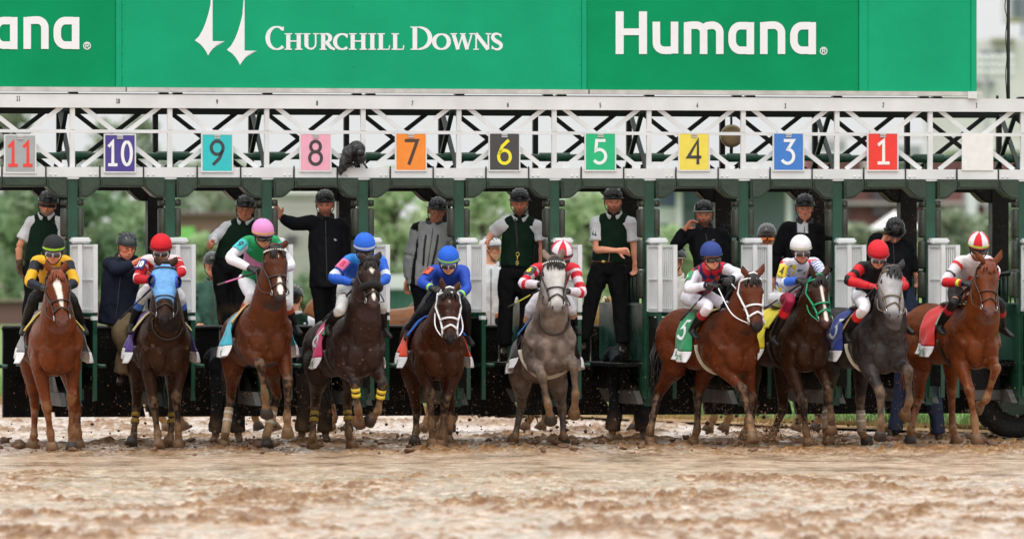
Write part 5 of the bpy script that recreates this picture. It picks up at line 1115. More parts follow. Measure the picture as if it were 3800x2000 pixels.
    lf_ = lambda co: (np.tile(LC, (len(co), 1)) if not callable(legfn) else legfn(co, J)) if not (legfn is None and shin) else (lambda m: LC*(1-m)+np.array(lin(*shin))*m)(np.clip((J['ka'].z-.12-co[:, 2])/.25, 0, 1)[:, None]*np.clip((fbm(co*9, 8, 3)[:, None]-.3)*3, 0, 1))
    fuse('breeches' if legfn else 'trousers', b, legmat or m_cloth, root, .0135, 2, lf_, .014 if legfn else .026, 9.)
    for i in (0, 1):
        kn = J['ka' if i == 0 else 'kb']; ft = J['fa' if i == 0 else 'fb']; toe = J.get('ta' if i == 0 else 'tb')
        fdir = (toe-ft).normalized() if toe is not None else (fr-upv*fr.dot(upv)+Vector((0, 0, -.15))).normalized()
        b = BM()
        if legfn is not None: sweep(b, [kn.lerp(ft, .2), kn.lerp(ft, .5), kn.lerp(ft, .9), ft+Vector((0, 0, -.02))], [.06, .06, .045, .042], 3, 12, (0, 1, 0), .2)
        else: tube(b, [kn.lerp(ft, .85), ft], [.052, .05], 10)
        sweep(b, [ft-fdir*.05-Vector((0, 0, .03)), ft+fdir*.04-Vector((0, 0, .035)), ft+fdir*.13-Vector((0, 0, .045)), ft+fdir*.19-Vector((0, 0, .05))], [(.042, .04), (.044, .04), (.046, .03), (.034, .022)], 3, 10, (0, 0, 1), .4)
        BC = np.array(lin(*boots)); bf = (lambda co, kn=kn, ft=ft: bootfn(co, kn, ft, BC)) if bootfn else (lambda co: BC*(.7+.6*fbm(co*14, 3, 2)[:, None])+np.array(lin(140, 108, 76))*np.clip(fbm(co*20, 9, 3)[:, None]-.5, 0, 1)*1.4)
        fuse('boot', b, m_boot, root, .0125, 2, bf)
    # helmet
    def dome(bm, rx, ry, rz, z0, lo=-18, nu=64, nv=18, cen=(0, -.008)):
        rows = []
        for j in range(nv+1):
            el = math.radians(lo+(90-lo)*j/nv); row = [bm.verts.new(A(cen[0]+rx*math.cos(el)*math.cos(2*math.pi*i/nu), cen[1]+ry*math.cos(el)*math.sin(2*math.pi*i/nu), z0+rz*math.sin(el))) for i in range(nu)] if j < nv else [bm.verts.new(A(cen[0], cen[1], z0+rz))]
            rows.append(row)
        for j in range(nv-1):
            for i in range(nu): bm.faces.new((rows[j][i], rows[j][(i+1) % nu], rows[j+1][(i+1) % nu], rows[j+1][i]))
        for i in range(nu): bm.faces.new((rows[-2][i], rows[-2][(i+1) % nu], rows[-1][0]))
    if helmet == 'groom':
        b = BM(); dome(b, .098, .122, .098, .048, -14); fixn(b); bmesh.ops.solidify(b, geom=b.faces[:], thickness=.006)
        me = mesh_of(b); co = coords(me); hcn = np.array(lin(*hcol)); set_col(me, np.tile(hcn, (len(co), 1))); hl = link('helmet', me, m_shell, root)
        b = BM()
        for k in range(-2, 3):
            an = k*.34; pts = []
            for t_ in np.linspace(.62, 2.5, 14): pts.append(A(.0995*math.sin(an), -.008+.124*math.cos(t_)*math.cos(an), .048+.0995*math.sin(t_)*math.cos(an)))
            tube(b, pts, [(.010, .0035)]*14, 6, tuple(hu), .2)
        link('vent_rib', mesh_of(fixn(b)), M('helmet_rib', lin(46, 48, 52), .25), hl)
        b = BM(); pts = [A(.099*math.cos(t_), -.008+(.122+.034*max(math.sin(t_), 0)**2)*math.sin(t_), .028+.012*math.sin(t_)) for t_ in np.linspace(-.1, math.pi+.1, 16)]; tube(b, pts, [(.018, .006)]*16, 6, tuple(hu), .1); link('peak', mesh_of(fixn(b)), M('peak_dark', lin(24, 25, 27), .35) if not hband else M('peak_pale', lin(176, 172, 164), .5), hl)
        b = BM()
        for sg in (-1, 1): sweep(b, [A(sg*.09, .01, .03), A(sg*.082, .02, -.05), A(sg*.03, .045, -.118), A(0, .05, -.124)], [.0055]*4, 3, 6)
        link('chin_strap', mesh_of(fixn(b)), m_strap, hl)
    elif helmet == 'jockey':
        b = BM(); dome(b, .114, .136, .124, .056, -12); fixn(b); bmesh.ops.solidify(b, geom=b.faces[:], thickness=.006)
        me = mesh_of(b); co = coords(me)-np.array(hd); x, y, z = co@np.array(hx), co@np.array(fd), co@np.array(hu); hc = np.tile(np.array(lin(*hcol)), (len(co), 1))
        if quarters is not None:
            an = np.degrees(np.arctan2(x, y+.008))+400; qd = (np.floor(an/45) % 2).astype(bool); hc[qd] = lin(*quarters)
        if hband: hc[(z < .068)&(z > .042)] = lin(*hband)
        set_col(me, hc); hl = link('helmet', me, m_cover, root)
        b = BM(); pts = [A(.108*math.cos(t_), -.008+(.132+.026*max(math.sin(t_), 0)**2)*math.sin(t_), .038) for t_ in np.linspace(0, math.pi, 18)]; tube(b, pts, [(.016, .005)]*18, 6, tuple(hu), .1); link('peak', mesh_of(fixn(b)), M('peak_%d_%d_%d' % hcol, lin(*[int(c_*.6) for c_ in hcol]), .6), hl)
        b = BM(); ball(b, A(0, -.008, .178), (.009*hs, .009*hs, .007*hs)); link('button', mesh_of(fixn(b)), M('peak_%d_%d_%d' % hcol), hl)
        b = BM()
        for sg in (-1, 1): sweep(b, [A(sg*.095, .01, .03), A(sg*.084, .03, -.05), A(sg*.03, .05, -.118), A(0, .055, -.124)], [.007]*4, 3, 6)
        link('chin_strap', mesh_of(fixn(b)), m_strap, hl)
    if goggles is not None or sun:
        gl = goggles or {}; wr = .05 if sun else .058; b = BM(); pts = [A(.083*math.sin(t_), .016+.09*math.cos(t_), -.012 if not sun else .0) for t_ in np.linspace(-1.05, 1.05, 14)]; tube(b, pts, [(.012, .029 if not sun else .019)]*14, 10, tuple(hu), .3)
        gg = link('goggles' if not sun else 'sunglasses', mesh_of(fixn(b)), (m_gdark if sun or gl.get('dark') else m_gframe), root)
        if not sun:
            for sg in (-1, 1):
                b = BM(); pts = [A(.094*math.sin(t_), .022+.096*math.cos(t_), -.013) for t_ in np.linspace(sg*.1, sg*.78, 8)]; tube(b, pts, [(.010, .021)]*8, 8, tuple(hu), .2); link('lens', mesh_of(fixn(b)), gl.get('mat') or m_lens, gg)
            b = BM(); pts = [A(.1*math.sin(t_), -.0+.112*math.cos(t_), .004) for t_ in np.linspace(1.0, 5.28, 20)]; tube(b, pts, [(.003, .012)]*20, 6, tuple(hu), .1); link('strap', mesh_of(fixn(b)), m_gdark, gg)
    if extra: extra(root, dict(J=J, pel=pel, nk=nk, side=side, up=upv, fr=fr, tl=tl, A=A, fat=fat, base=base, sh=sh, e=e, w=w))
    return root, base

L = lambda *c: np.array(lin(*c))
def fill(n, c): return np.tile(L(*c), (n, 1))
def put(c, m, rgb): c[m] = L(*rgb); return c
def arm_number(text, bgc, fgc, which=0):
    """number patch on the upper arm"""
    def f(root, E):
        sh, el = E['sh'][which], E['e'][which]; ax = (el-sh).normalized(); out = (E['side']*(-1 if which == 0 else 1)*.6+E['fr']*.5+Vector((0, -.6, .25))); out = (out-ax*out.dot(ax)).normalized(); x = out.cross(ax)*1
        c = sh.lerp(el, .42); x = ax.cross(out)*-1
        if x.x < 0: x = -x
        R = .078*E['fat']**.5
        def pt(u, v, o): # wrap round the sleeve
            an = u/R; return c-ax*v+(out*math.cos(an)+x*math.sin(an))*(R+o)
        b = BM(); G = [[b.verts.new(pt(-.058+.116*i/8, -.075+.15*j/4, .004)) for j in range(5)] for i in range(9)]
        for i in range(8):
            for j in range(4): b.faces.new((G[i][j], G[i+1][j], G[i+1][j+1], G[i][j+1]))
        fixn(b); bmesh.ops.solidify(b, geom=b.faces[:], thickness=.003); pa = link('arm_patch', mesh_of(b), M('patch_%d_%d_%d' % bgc, lin(*bgc), .7), root)
        b = BM(); w_ = .04 if len(text) == 1 else .075
        digits(b, text, -w_/2, -.045, w_/2, .045, .016, lambda a, z, y: tuple(pt(a, z, .0065+abs(y))), 0.); bmesh.ops.recalc_face_normals(b, faces=b.faces); link('arm_number', mesh_of(b, False), M('patchink_%d_%d_%d' % fgc, lin(*fgc), .7), pa)
    return f
# ------------------------------------------------------------------ jockeys
BOOT = lambda band=None, top_=None: (lambda co, kn, ft, BC: (lambda t: np.where(((t < .45)&(t > .12))[:, None], L(*band) if band else BC, BC*(.8+.4*fbm(co*16, 3, 2)[:, None])))(((co-np.array(kn))@np.array(ft-kn))/(ft-kn).length_squared))
def jockey(key, label, hel, faceoff, sh, el, hn, pelv, kn, ft, top, hcol, hband=None, quarters=None, breech=(216, 214, 218), band=None, gloves=(True, True), skin=(176, 122, 96), gog=None, num=None, whip=None, lx=None, fat=.86, legcol=None, extra=None, rein=True, beard=None):
    h = HS[key]; Jp = lambda p, l: h['ww'](h['J'](p[0], p[1], p[2] if len(p) > 2 else l))
    X = dict(hd=.55, nk=.38, sh=.30, el=.42, hn=.66, pel=-.18, kn=.22, ft=-.02); X.update(lx or {})
    J = {}
    J['hd'] = Jp((hel[0], hel[1]+(36 if key not in '9' else 34)), X['hd']); J['sa'], J['sb'] = Jp(sh[0], X['sh']), Jp(sh[1], X['sh']); mid = (J['sa']+J['sb'])/2
    J['ea'], J['eb'] = Jp(el[0], X['el']), Jp(el[1], X['el']); J['wa'], J['wb'] = Jp(hn[0], X['hn']), Jp(hn[1], X['hn'])
    J['pel'] = Jp(pelv, X['pel']); J['nk'] = mid.lerp(J['hd'], .32)+Vector((0, 0, .0))
    # keep arms from stretching out of proportion
    J['ka'], J['kb'] = Jp(kn[0], X['kn']), Jp(kn[1], X['kn']); J['fa'], J['fb'] = Jp(ft[0], X['ft']), Jp(ft[1], X['ft'])
    if h['phi'] > 15:      # near leg lies outside the horse and its cloth
        sp_ = math.sin(math.radians(h['phi']))
        for k_, lim_ in (('ka', -.36), ('fa', -.40)):
            lt = h['wl'](J[k_]).y
            if lt > lim_: mv = min((lt-lim_)/sp_, .7); q_ = J[k_]; dv = (Vector((0, 0, H))-q_); J[k_] = q_+dv*(mv/dv.length)
    fwd = h['f']; toe = (fwd*.8+Vector((0, 0, -.25))).normalized()
    J['ta'], J['tb'] = J['fa']+toe*.2+h['lf']*-.04, J['fb']+toe*.2+h['lf']*.04
    J['ha'], J['hb'] = J['wa']+(fwd*.7+h['lf']*.5+Vector((0, 0, -.1)))*.1, J['wb']+(fwd*.7-h['lf']*.5+Vector((0, 0, -.1)))*.1
    fdv = (Vector((faceoff[0], -1, faceoff[1])))
    ex = [arm_number(*num)] if num else []
    if extra: ex.append(extra)
    LB = L(*breech); LK = L(*legcol) if legcol else None
    def legf(co, JJ):
        c = np.tile(LB, (len(co), 1))
        if LK is not None:
            d1, t1 = seg_d(co, JJ['ka'], JJ['fa']); d2, t2 = seg_d(co, JJ['kb'], JJ['fb']); d3, t3 = seg_d(co, JJ['pel'], JJ['ka']); d4, t4 = seg_d(co, JJ['pel'], JJ['kb'])
            m = ((d1 < .1)&(t1 > -.1)) | ((d2 < .1)&(t2 > -.1)) | ((d3 < .12)&(t3 > .7)) | ((d4 < .12)&(t4 > .7)); c[m] = LK
        return c
    r, base = person(label, J, 'jockeys riding out of the gate', skin, beard, None, top, 'long', m_silk, None, breech, m_silk, 'jockey', hcol, hband, gloves, (22, 20, 20), fat, tuple(fdv), .95, 'person', gog if gog is not None else {}, None, (lambda root, E: [f(root, E) for f in ex]) if ex else None, legf, 1.06, quarters=quarters, bootfn=BOOT(band))
    # give goggles always
    if rein: reins(h, [h['wl'](J['ha']), h['wl'](J['hb'])])
    if whip:
        (p0, p1, wl_), c1, c2, wlab = whip[0], whip[1], whip[2], whip[3]; a, b2 = Jp(p0, wl_), Jp(p1, X['hn']-.0 if len(p1) < 3 else p1[2])
        w_ = thing('riding_whip', wlab, 'whip', tuple(a), 0, 'whips in the jockeys\' hands'); o = Vector(a)
        b = BM(); tube(b, [(0, 0, 0), tuple((b2-o)*.22)], [(.018, .01), (.014, .01)], 8, cap=.1); link('flap', mesh_of(fixn(b)), M('whipflap_%d_%d_%d' % c1, lin(*c1), .6), w_)
        b = BM(); tube(b, [tuple((b2-o)*.22), tuple((b2-o)*.7)], .0085, 8); link('shaft', mesh_of(fixn(b)), M('whip_%d_%d_%d' % c2, lin(*c2), .5), w_)
        b = BM(); tube(b, [tuple((b2-o)*.7), tuple((b2-o)*1.12)], .012, 8); link('handle', mesh_of(fixn(b)), m_strap, w_)
    return r
def silks11(co, x, y, z, arm, t):
    c = fill(len(co), (222, 168, 36)); put(c, (arm > 0)&(t < .55), (32, 34, 42)); put(c, (arm > 0)&(t > 1.1), (32, 36, 48)); put(c, (arm == 0)&(z > .28)&(z < .42)&(np.abs(x) < .09), (34, 34, 40)); return c
def silks10(co, x, y, z, arm, t):
    c = fill(len(co), (190, 32, 44)); put(c, (arm == 0)&(((z*9) % 1) < .3), (222, 206, 208)); put(c, (arm > 0)&(np.abs(t-.95) < .06), (226, 210, 212)); put(c, (arm > 0)&(np.abs(t-.35) < .05), (226, 210, 212)); put(c, (arm == 0)&(z > .9), (222, 206, 208)); return c
def silks9(co, x, y, z, arm, t):
    c = fill(len(co), (30, 140, 84)); v = z-np.abs(x)*.9; put(c, (arm == 0)&(v < .62)&(v > .38), (196, 130, 180)); put(c, (arm > 0), (222, 220, 228)); put(c, (arm > 0)&(t < .2), (60, 180, 160)); return c
def silks8(co, x, y, z, arm, t):
    c = fill(len(co), (34, 88, 190)); put(c, (arm == 0)&(z < .52)&(np.abs(x) < .11), (200, 204, 216)); put(c, (arm == 0)&(z < .46)&(((z*14+x*16) % 2) < .8), (40, 90, 190)); put(c, (arm > 0)&(t > .72)&(t < .98), (206, 212, 226)); put(c, (arm == 0)&(z > .92), (40, 124, 200)); return c
def silks7(co, x, y, z, arm, t):
    c = fill(len(co), (40, 74, 176)); put(c, (arm > 0)&(t > 1.72)&(t < 1.86), (160, 220, 70)); return c
def silks6(co, x, y, z, arm, t):
    c = fill(len(co), (206, 34, 52)); put(c, (arm > 0)&(((t*2.3) % 1) < .52), (214, 204, 212)); put(c, (arm > 0)&(t > 1.5), (214, 204, 212)); return c
def silks5(co, x, y, z, arm, t):
    c = fill(len(co), (192, 30, 48)); k = (np.floor(x*11+z*6.2*.9)+np.floor(x*11-z*6.2*.9)) % 2; put(c, (arm == 0)&(k == 0), (36, 40, 84)); put(c, arm > 0, (218, 216, 226)); put(c, (arm > 0)&(t > 1.78), (26, 28, 50)); return c
def silks4(co, x, y, z, arm, t):
    c = fill(len(co), (222, 220, 226)); q = np.stack([x*13, y*13, z*8+t], -1); n = vnoise(q, 5); ns = vnoise(q*1.7+5, 9)
    put(c, (arm == 0)&(n > .70), (206, 44, 58)); put(c, (arm == 0)&(ns > .78), (40, 130, 96)); put(c, (arm == 0)&(ns < .18), (56, 92, 190)); put(c, (arm == 0)&(n < .2), (222, 200, 60)); put(c, (arm > 0)&(t > 1.35), (60, 106, 208)); put(c, (arm > 0)&(t < 1.3)&(((t*6) % 1) < .35)&(n > .4), (70, 106, 196)); return c
def silks3(co, x, y, z, arm, t):
    c = fill(len(co), (26, 24, 28)); put(c, arm > 0, (200, 34, 42)); put(c, (arm > 0)&(((t > .48)&(t < .68)) | ((t > .9)&(t < 1.1))), (30, 26, 30)); put(c, (arm > 0)&(t < .14), (26, 24, 28)); return c
def silks1(co, x, y, z, arm, t):
    c = fill(len(co), (216, 212, 216)); put(c, (arm > 0)&(t > 1.02), (196, 36, 44)); put(c, (arm > 0)&(np.abs(t-.16) < .1), (200, 40, 48)); put(c, (arm > 0)&(np.abs(t-.62) < .04), (34, 32, 38)); put(c, (arm > 0)&(t > 1.7)&(t < 1.84), (200, 230, 70)); return c
def chest_emblem(strokes, col, w=.03, zc=.62):
    def f(root, E):
        b = BM()
        def to(a, z, y):
            t = zc+z; p = E['pel'].lerp(E['nk'], t); r = .15; an = a/.17; return tuple(p+E['side']*(.185*math.sin(an))+E['fr']*(.14*math.cos(an)+.008+abs(y)))
        for j, s in enumerate(strokes): ribbon(b, s, w, .001*j, False, to)
        bmesh.ops.recalc_face_normals(b, faces=b.faces); link('silk_emblem', mesh_of(b, False), M('emblem_%d_%d_%d' % col, lin(*col), .6), root)
    return f
Kst = [[(-.05, -.13), (-.05, .13)], [(.06, .13), (-.04, 0)], [(-.02, .02), (.07, -.13)]]
FL = (26, 24, 24)
jockey('11', 'jockey in yellow and black silks with a black helmet', (306, 140), (0, -.25), ((212, 232), (382, 232)), ((168, 350, .5), (424, 350, .5)), ((246, 385), (372, 388)), (300, 400), ((192, 445), (412, 450)), ((140, 595), (468, 592)), silks11, (34, 36, 38), (176, 226, 60), breech=(24, 24, 26), legcol=(24, 24, 26), skin=(198, 132, 104))
jockey('10', 'jockey in red silks with white stripes and a red helmet', (305, 132), (0, -.35), ((222, 228), (388, 228)), ((170, 330, .45), (424, 288, .5)), ((246, 338), (372, 318)), (300, 385), ((202, 420), (414, 430)), ((140, 588), (436, 575)), silks10, (206, 28, 40), (120, 22, 34), num=('10', (66, 54, 130), (232, 232, 236)), band=(70, 110, 190), whip=(((70, 560), (255, 380), .25), (38, 38, 40), (40, 40, 42), 'black whip pointing down beside the purple cloth'))
jockey('9', 'jockey in green and pink silks with a pink helmet', (318, 105), (.35, -.3), ((232, 172), (375, 168)), ((136, 262, .45), (470, 300, .3)), ((250, 322, .6), (400, 330, .7)), (268, 375), ((252, 470), (440, 495)), ((185, 640), (490, 625)), silks9, (212, 136, 190), (226, 176, 92), num=('9', (60, 184, 190), (40, 60, 66)), band=(170, 82, 52), whip=(((70, 408), (258, 348), .45), (80, 78, 78), (214, 110, 170), 'black and pink whip held out level beside the pink helmet jockey'), breech=(222, 220, 226), gog={'dark': True})
jockey('8', 'jockey in blue silks with a white banded blue helmet', (375, 128), (.15, -.35), ((288, 225), (462, 225)), ((192, 325, .4), (500, 325, .5)), ((318, 358, .6), (450, 365, .7)), (310, 370), ((240, 500), (470, 480)), ((165, 590), (480, 610)), silks8, (40, 98, 206), (206, 214, 228), num=('8', (214, 110, 160), (196, 40, 60)), breech=(190, 188, 186), skin=(120, 76, 58), gog={'dark': True}, whip=(((135, 572), (316, 380), .3), (40, 40, 42), (44, 44, 46), 'long black whip slanting down over the pink cloth'))
jockey('7', 'shouting jockey in plain blue silks leaning low', (362, 148), (.02, -.4), ((272, 235), (450, 235)), ((202, 305, .5), (470, 340, .5)), ((268, 342, .7), (428, 385, .72)), (335, 370), ((205, 470), (464, 450)), ((120, 590), (474, 622)), silks7, (38, 96, 206), (170, 224, 70), breech=(30, 30, 32), legcol=(30, 30, 32), skin=(214, 156, 130), num=('7', (226, 92, 60), (40, 30, 30)), whip=(((105, 575), (278, 350), .2), (44, 44, 46), (60, 60, 62), 'black whip along the orange cloth'))
jockey('6', 'jockey in red and white hooped silks half hidden by the grey horse', (393, 112), (.3, -.45), ((242, 225), (468, 222)), ((162, 310, .5), (514, 365, .5)), ((268, 318, .7), (428, 355, .72)), (340, 370), ((210, 455), (448, 455)), ((176, 640), (470, 560)), silks6, (208, 36, 60), (34, 32, 36), (224, 222, 226), num=('6', (66, 66, 66), (236, 218, 40)), breech=(220, 218, 226), band=(186, 140, 104), whip=(((75, 452), (268, 345), .4), (60, 60, 50), (200, 190, 70), 'yellow and black whip held out level beside the grey horse'))
jockey('5', 'grimacing jockey in red and navy diamond silks with white sleeves', (497, 92), (.35, -.12), ((398, 222, .15), (570, 190, .35)), ((358, 318, .3), (676, 232, .55)), ((490, 292, .6), (610, 262, .72)), (400, 362, -.25), ((476, 425, .3), (575, 420, .35)), ((380, 562, .02), (560, 560, .0)), silks5, (46, 64, 128), None, num=('5', (50, 146, 96), (232, 236, 228)), breech=(216, 212, 222), band=(150, 36, 44), gloves=(True, True), whip=(((310, 510), (480, 318), .05), (36, 36, 38), (40, 40, 42), 'long black whip slanting over the bright bay croup'), skin=(208, 140, 110), gog={'dark': True}, lx=dict(hd=.52, nk=.38))
jockey('4', 'jockey in white silks with coloured patches and a white helmet', (375, 82), (.2, -.2), ((285, 195), (462, 190)), ((252, 305, .3), (510, 260, .5)), ((362, 292, .62), (420, 300, .7)), (262, 405, -.25), ((312, 405, .3), (410, 420, .35)), ((212, 620, .0), (470, 600, .0)), silks4, (222, 220, 224), (200, 190, 160), num=('4', (230, 206, 64), (36, 34, 34)), breech=(220, 218, 224), legcol=(140, 28, 60), band=(206, 34, 42), skin=(200, 130, 104), whip=(((155, 462), (355, 325), .3), (36, 36, 40), (40, 44, 80), 'dark whip resting across the maroon knee'))
jockey('3', 'jockey in black and red silks bending low behind the grey horse', (416, 112), (.12, -.5), ((322, 212), (470, 222)), ((238, 292, .4), (575, 315, .4)), ((382, 328, .62), (545, 335, .6)), (345, 385, -.2), ((338, 452, .3), (556, 470, .3)), ((225, 600, .0), (572, 555, .05)), silks3, (206, 36, 48), (150, 24, 36), gloves=((196, 34, 42), (196, 34, 42)), breech=(218, 216, 222), band=(196, 36, 40), skin=(204, 138, 110), extra=chest_emblem([[(-.09, .08), (-.09, -.02), (-.06, -.06), (-.03, -.02), (-.03, .06)], [(.03, .08), (.03, -.06)], [(.03, .06), (.08, .06), (.08, -.06)]], (206, 70, 72), .02), whip=(((205, 545), (375, 360), .1), (34, 34, 36), (36, 36, 38), 'black whip hanging beside the blue cloth'))
jockey('1', 'jockey in white silks with red letter and a quartered red and white helmet', (458, 92), (.12, -.35), ((352, 208), (512, 205)), ((262, 325, .35), (560, 270, .5)), ((375, 332, .66), (440, 335, .7)), (365, 375, -.2), ((318, 440, .3), (585, 450, .3)), ((232, 575, .0), (600, 590, .0)), silks1, (206, 36, 48), (190, 224, 90), (224, 220, 224), breech=(28, 26, 28), legcol=(28, 26, 28), band=(150, 30, 40), extra=chest_emblem(Kst, (196, 40, 50), .045, .62), skin=(190, 132, 106), whip=(((235, 530), (392, 362), .2), (60, 60, 64), (196, 60, 80), 'red and grey whip slanting over the red cloth'), gog={'dark': True})
HELP = 1
# ------------------------------------------------------------------ gate crew
def groom(label, crop, hd, sh, el, wr, pel, kn, ft, v=.45, hn=None, dy=None, **kw):
    """photo points on the plane of the gate at depth v; dy moves single joints towards the camera (negative) or away"""
    px, py = cpx(crop, *hd); u = UP(px, v); Y = GYat(u, v); dy = dy or {}
    Q_ = lambda p, k: P(*cpx(crop, *p), Y+dy.get(k, 0))
    J = {'hd': Q_(hd, 'hd'), 'sa': Q_(sh[0], 'sa'), 'sb': Q_(sh[1], 'sb'), 'ea': Q_(el[0], 'ea'), 'eb': Q_(el[1], 'eb'), 'wa': Q_(wr[0], 'wa'), 'wb': Q_(wr[1], 'wb'), 'pel': Q_(pel, 'pel'),
         'ka': Q_(kn[0], 'ka'), 'kb': Q_(kn[1], 'kb'), 'fa': Q_(ft[0], 'fa'), 'fb': Q_(ft[1], 'fb')}
    if hn:
        if hn[0]: J['ha'] = Q_(hn[0], 'ha')
        if hn[1]: J['hb'] = Q_(hn[1], 'hb')
    J['nk'] = ((J['sa']+J['sb'])/2).lerp(J['hd'], .3)
    kw.setdefault('group', 'gate crew standing in the stalls')
    return person(label, J, **kw)[0]
WHT, VST, BLK = (226, 227, 232), (20, 42, 31), (26, 27, 31)
def keyclip(root, E):
    b = BM(); p = E['pel'].lerp(E['nk'], .26)+E['fr']*.16; pts = [p+E['side']*(.018*math.cos(t))+E['up']*(.03+.022*math.sin(t)) for t in np.linspace(0, 6.283, 14)]; tube(b, pts, .006, 6); tube(b, [p+E['up']*.01, p-E['up']*.05], .008, 6); pts = [p+E['side']*(.016*math.cos(t))+E['up']*(-.07+.02*math.sin(t)) for t in np.linspace(0, 6.283, 12)]; tube(b, pts, .007, 6)
    link('brass_clip', mesh_of(fixn(b)), M('brass', lin(214, 186, 92), .3, .7), root)
    b = BM(); sweep(b, [E['nk']+E['fr']*.09-E['side']*.05, E['pel'].lerp(E['nk'], .6)+E['fr']*.165-E['side']*.02, p+E['up']*.05], [(.014, .004)]*3, 3, 6, tuple(E['fr'])); link('lead_strap', mesh_of(fixn(b)), m_strap, root)
def lanyard(root, E):
    for sg in (-1, 1):
        b = BM(); sweep(b, [E['nk']+E['side']*(sg*.06)+E['fr']*.06, E['pel'].lerp(E['nk'], .62)+E['side']*(sg*.07)+E['fr']*.155*E['fat'], E['pel'].lerp(E['nk'], .15)+E['side']*(sg*.05)+E['fr']*.15*E['fat']], [(.011, .004)]*3, 4, 6, tuple(E['fr'])); link('strap', mesh_of(fixn(b)), m_strap, root)
def belt(root, E):
    b = BM(); pts = [E['pel']+E['up']*.045+E['side']*(.163*E['fat']*math.cos(t))+E['fr']*(.122*E['fat']*math.sin(t)) for t in np.linspace(0, 6.283, 30)]; tube(b, pts, [(.012, .018)]*30, 6, tuple(E['up'])); link('belt', mesh_of(fixn(b)), M('belt_leather', lin(74, 52, 38), .5), root)
    b = BM(); c = E['pel']+E['up']*.045-E['side']*.06+E['fr']*.125*E['fat']; ball(b, c, (.028, .012, .016)); link('buckle', mesh_of(fixn(b)), M('brass'), root)
    # spire emblem on the sleeve
    b = BM(); sh, el = E['sh'][0], E['e'][0]; ax = (el-sh).normalized(); out = Vector((-.3, -1, 0)); out = (out-ax*out.dot(ax)).normalized(); x = ax.cross(out)*-1; x = x if x.x > 0 else -x; c = sh.lerp(el, .5)+out*.082
    for k in (0, 1):
        vs = [b.verts.new(c+x*(k*.03-.02+a_)+ax*(k*.012+z_)) for a_, z_ in ((.004, -.06), (.004, .0), (.02, .004), (-.002, .022), (-.016, .0), (-.006, -.02))]; b.faces.new(vs)
    link('sleeve_emblem', mesh_of(fixn(b), False), M('emblem_green', lin(30, 96, 72), .7), root)
def logo(dx, z):
    def f(root, E):
        lanyard(root, E) if dx > 0.09 else None
        b = BM(); p = E['pel'].lerp(E['nk'], z)+E['side']*dx+E['fr']*.138*E['fat']; vs = [b.verts.new(p+E['side']*a_+E['up']*c_) for a_, c_ in ((-.035, -.008), (.03, -.01), (.036, .004), (.01, .014), (-.02, .002))]; b.faces.new(vs); link('chest_logo', mesh_of(fixn(b), False), M('logo_white', lin(200, 200, 204), .6), root)
    return f
groom('gate hand with dark sunglasses and a grey moustache in a green vest', 'Z1', (402, 228), ((275, 375), (480, 372)), ((162, 575), (525, 560)), ((160, 710), (510, 700)), (345, 735), ((275, 960), (420, 960)), ((235, 1230), (430, 1240)), fat=1.08, top=WHT, sleeve='short', vest=VST, beard=(132, 112, 100), skin=(196, 134, 104), sun=True, gloves=((92, 66, 44), (92, 66, 44)), curl=.45, hcol=(24, 24, 26), face=(-.05, -1, -.1), hn=((185, 790), None))
groom('gate hand in a navy jacket and khaki trousers reaching toward the red jockey', 'Z1', (1062, 580), ((925, 720), (1110, 700)), ((985, 770), (1130, 820)), ((1120, 715), (1170, 790)), (985, 1110), ((1070, 1310), (1010, 1320)), ((1010, 1660), (1125, 1650)), v=.1, top=(34, 38, 54), legs=(122, 106, 82), skin=(204, 128, 100), hcol=(54, 58, 60), face=(.45, -1, -.25), dy={'ea': -.28, 'wa': -.3, 'wb': -.25, 'hd': -.1, 'kb': -.1}, fat=1.1, hair=(150, 140, 130), shin=(120, 92, 66))
groom('heavy gate hand in a green vest holding out one fist', 'Z2', (588, 265), ((455, 415), (690, 420)), ((335, 500), (700, 580)), ((312, 545), (690, 700)), (460, 735), ((400, 960), (535, 940)), ((430, 1235), (535, 1215)), fat=1.16, top=WHT, sleeve='long', vest=VST, skin=(172, 112, 84), face=(.02, -1, -.05), hn=((280, 560), None), dy={'wa': -.22, 'ea': -.05, 'ha': -.3}, curl=(1.0, .5), shin=(110, 84, 60))
groom('gate hand in a black jacket bracing one arm against the post', 'Z2', (1258, 222), ((1135, 375), (1395, 400)), ((1000, 385), (1425, 580)), ((885, 335), (1405, 720)), (1275, 800), ((1225, 1040), (1370, 1040)), ((1245, 1400), (1375, 1400)), fat=1.08, top=BLK, skin=(198, 132, 106), beard=(120, 84, 66), face=(-.05, -1, -.1), hn=((858, 290), None), curl=(.15, .5), extra=logo(.09, .62), dy={'wa': .05})
groom('gate hand in a grey jacket with black side panels', 'Z3', (726, 282), ((578, 425), (800, 440)), ((505, 640), (810, 640)), ((478, 860), (800, 820)), (640, 800), ((600, 1040), (690, 1040)), ((600, 1380), (700, 1380)), fat=1.1, top=lambda co, x, y, z, arm, t: put(fill(len(co), (150, 151, 151)), (arm == 0)&(x < -.125), (24, 24, 26)), skin=(150, 98, 76), face=(.05, -1, -.1), extra=lanyard, hair=(120, 110, 104))
groom('vested gate hand with a brass clip resting his hand on the white door', 'Z3', (1420, 210), ((1275, 400), (1570, 405)), ((1180, 480), (1610, 570)), ((1160, 520), (1600, 680)), (1395, 775), ((1310, 1060), (1490, 1060)), ((1290, 1420), (1460, 1430)), fat=1.12, top=WHT, sleeve='short', vest=VST, beard=(110, 76, 58), skin=(190, 126, 102), face=(-.02, -1, -.15), hn=((1135, 585), None), curl=(.5, .5), dy={'ea': .1, 'wa': -.25, 'ha': -.3}, extra=keyclip)
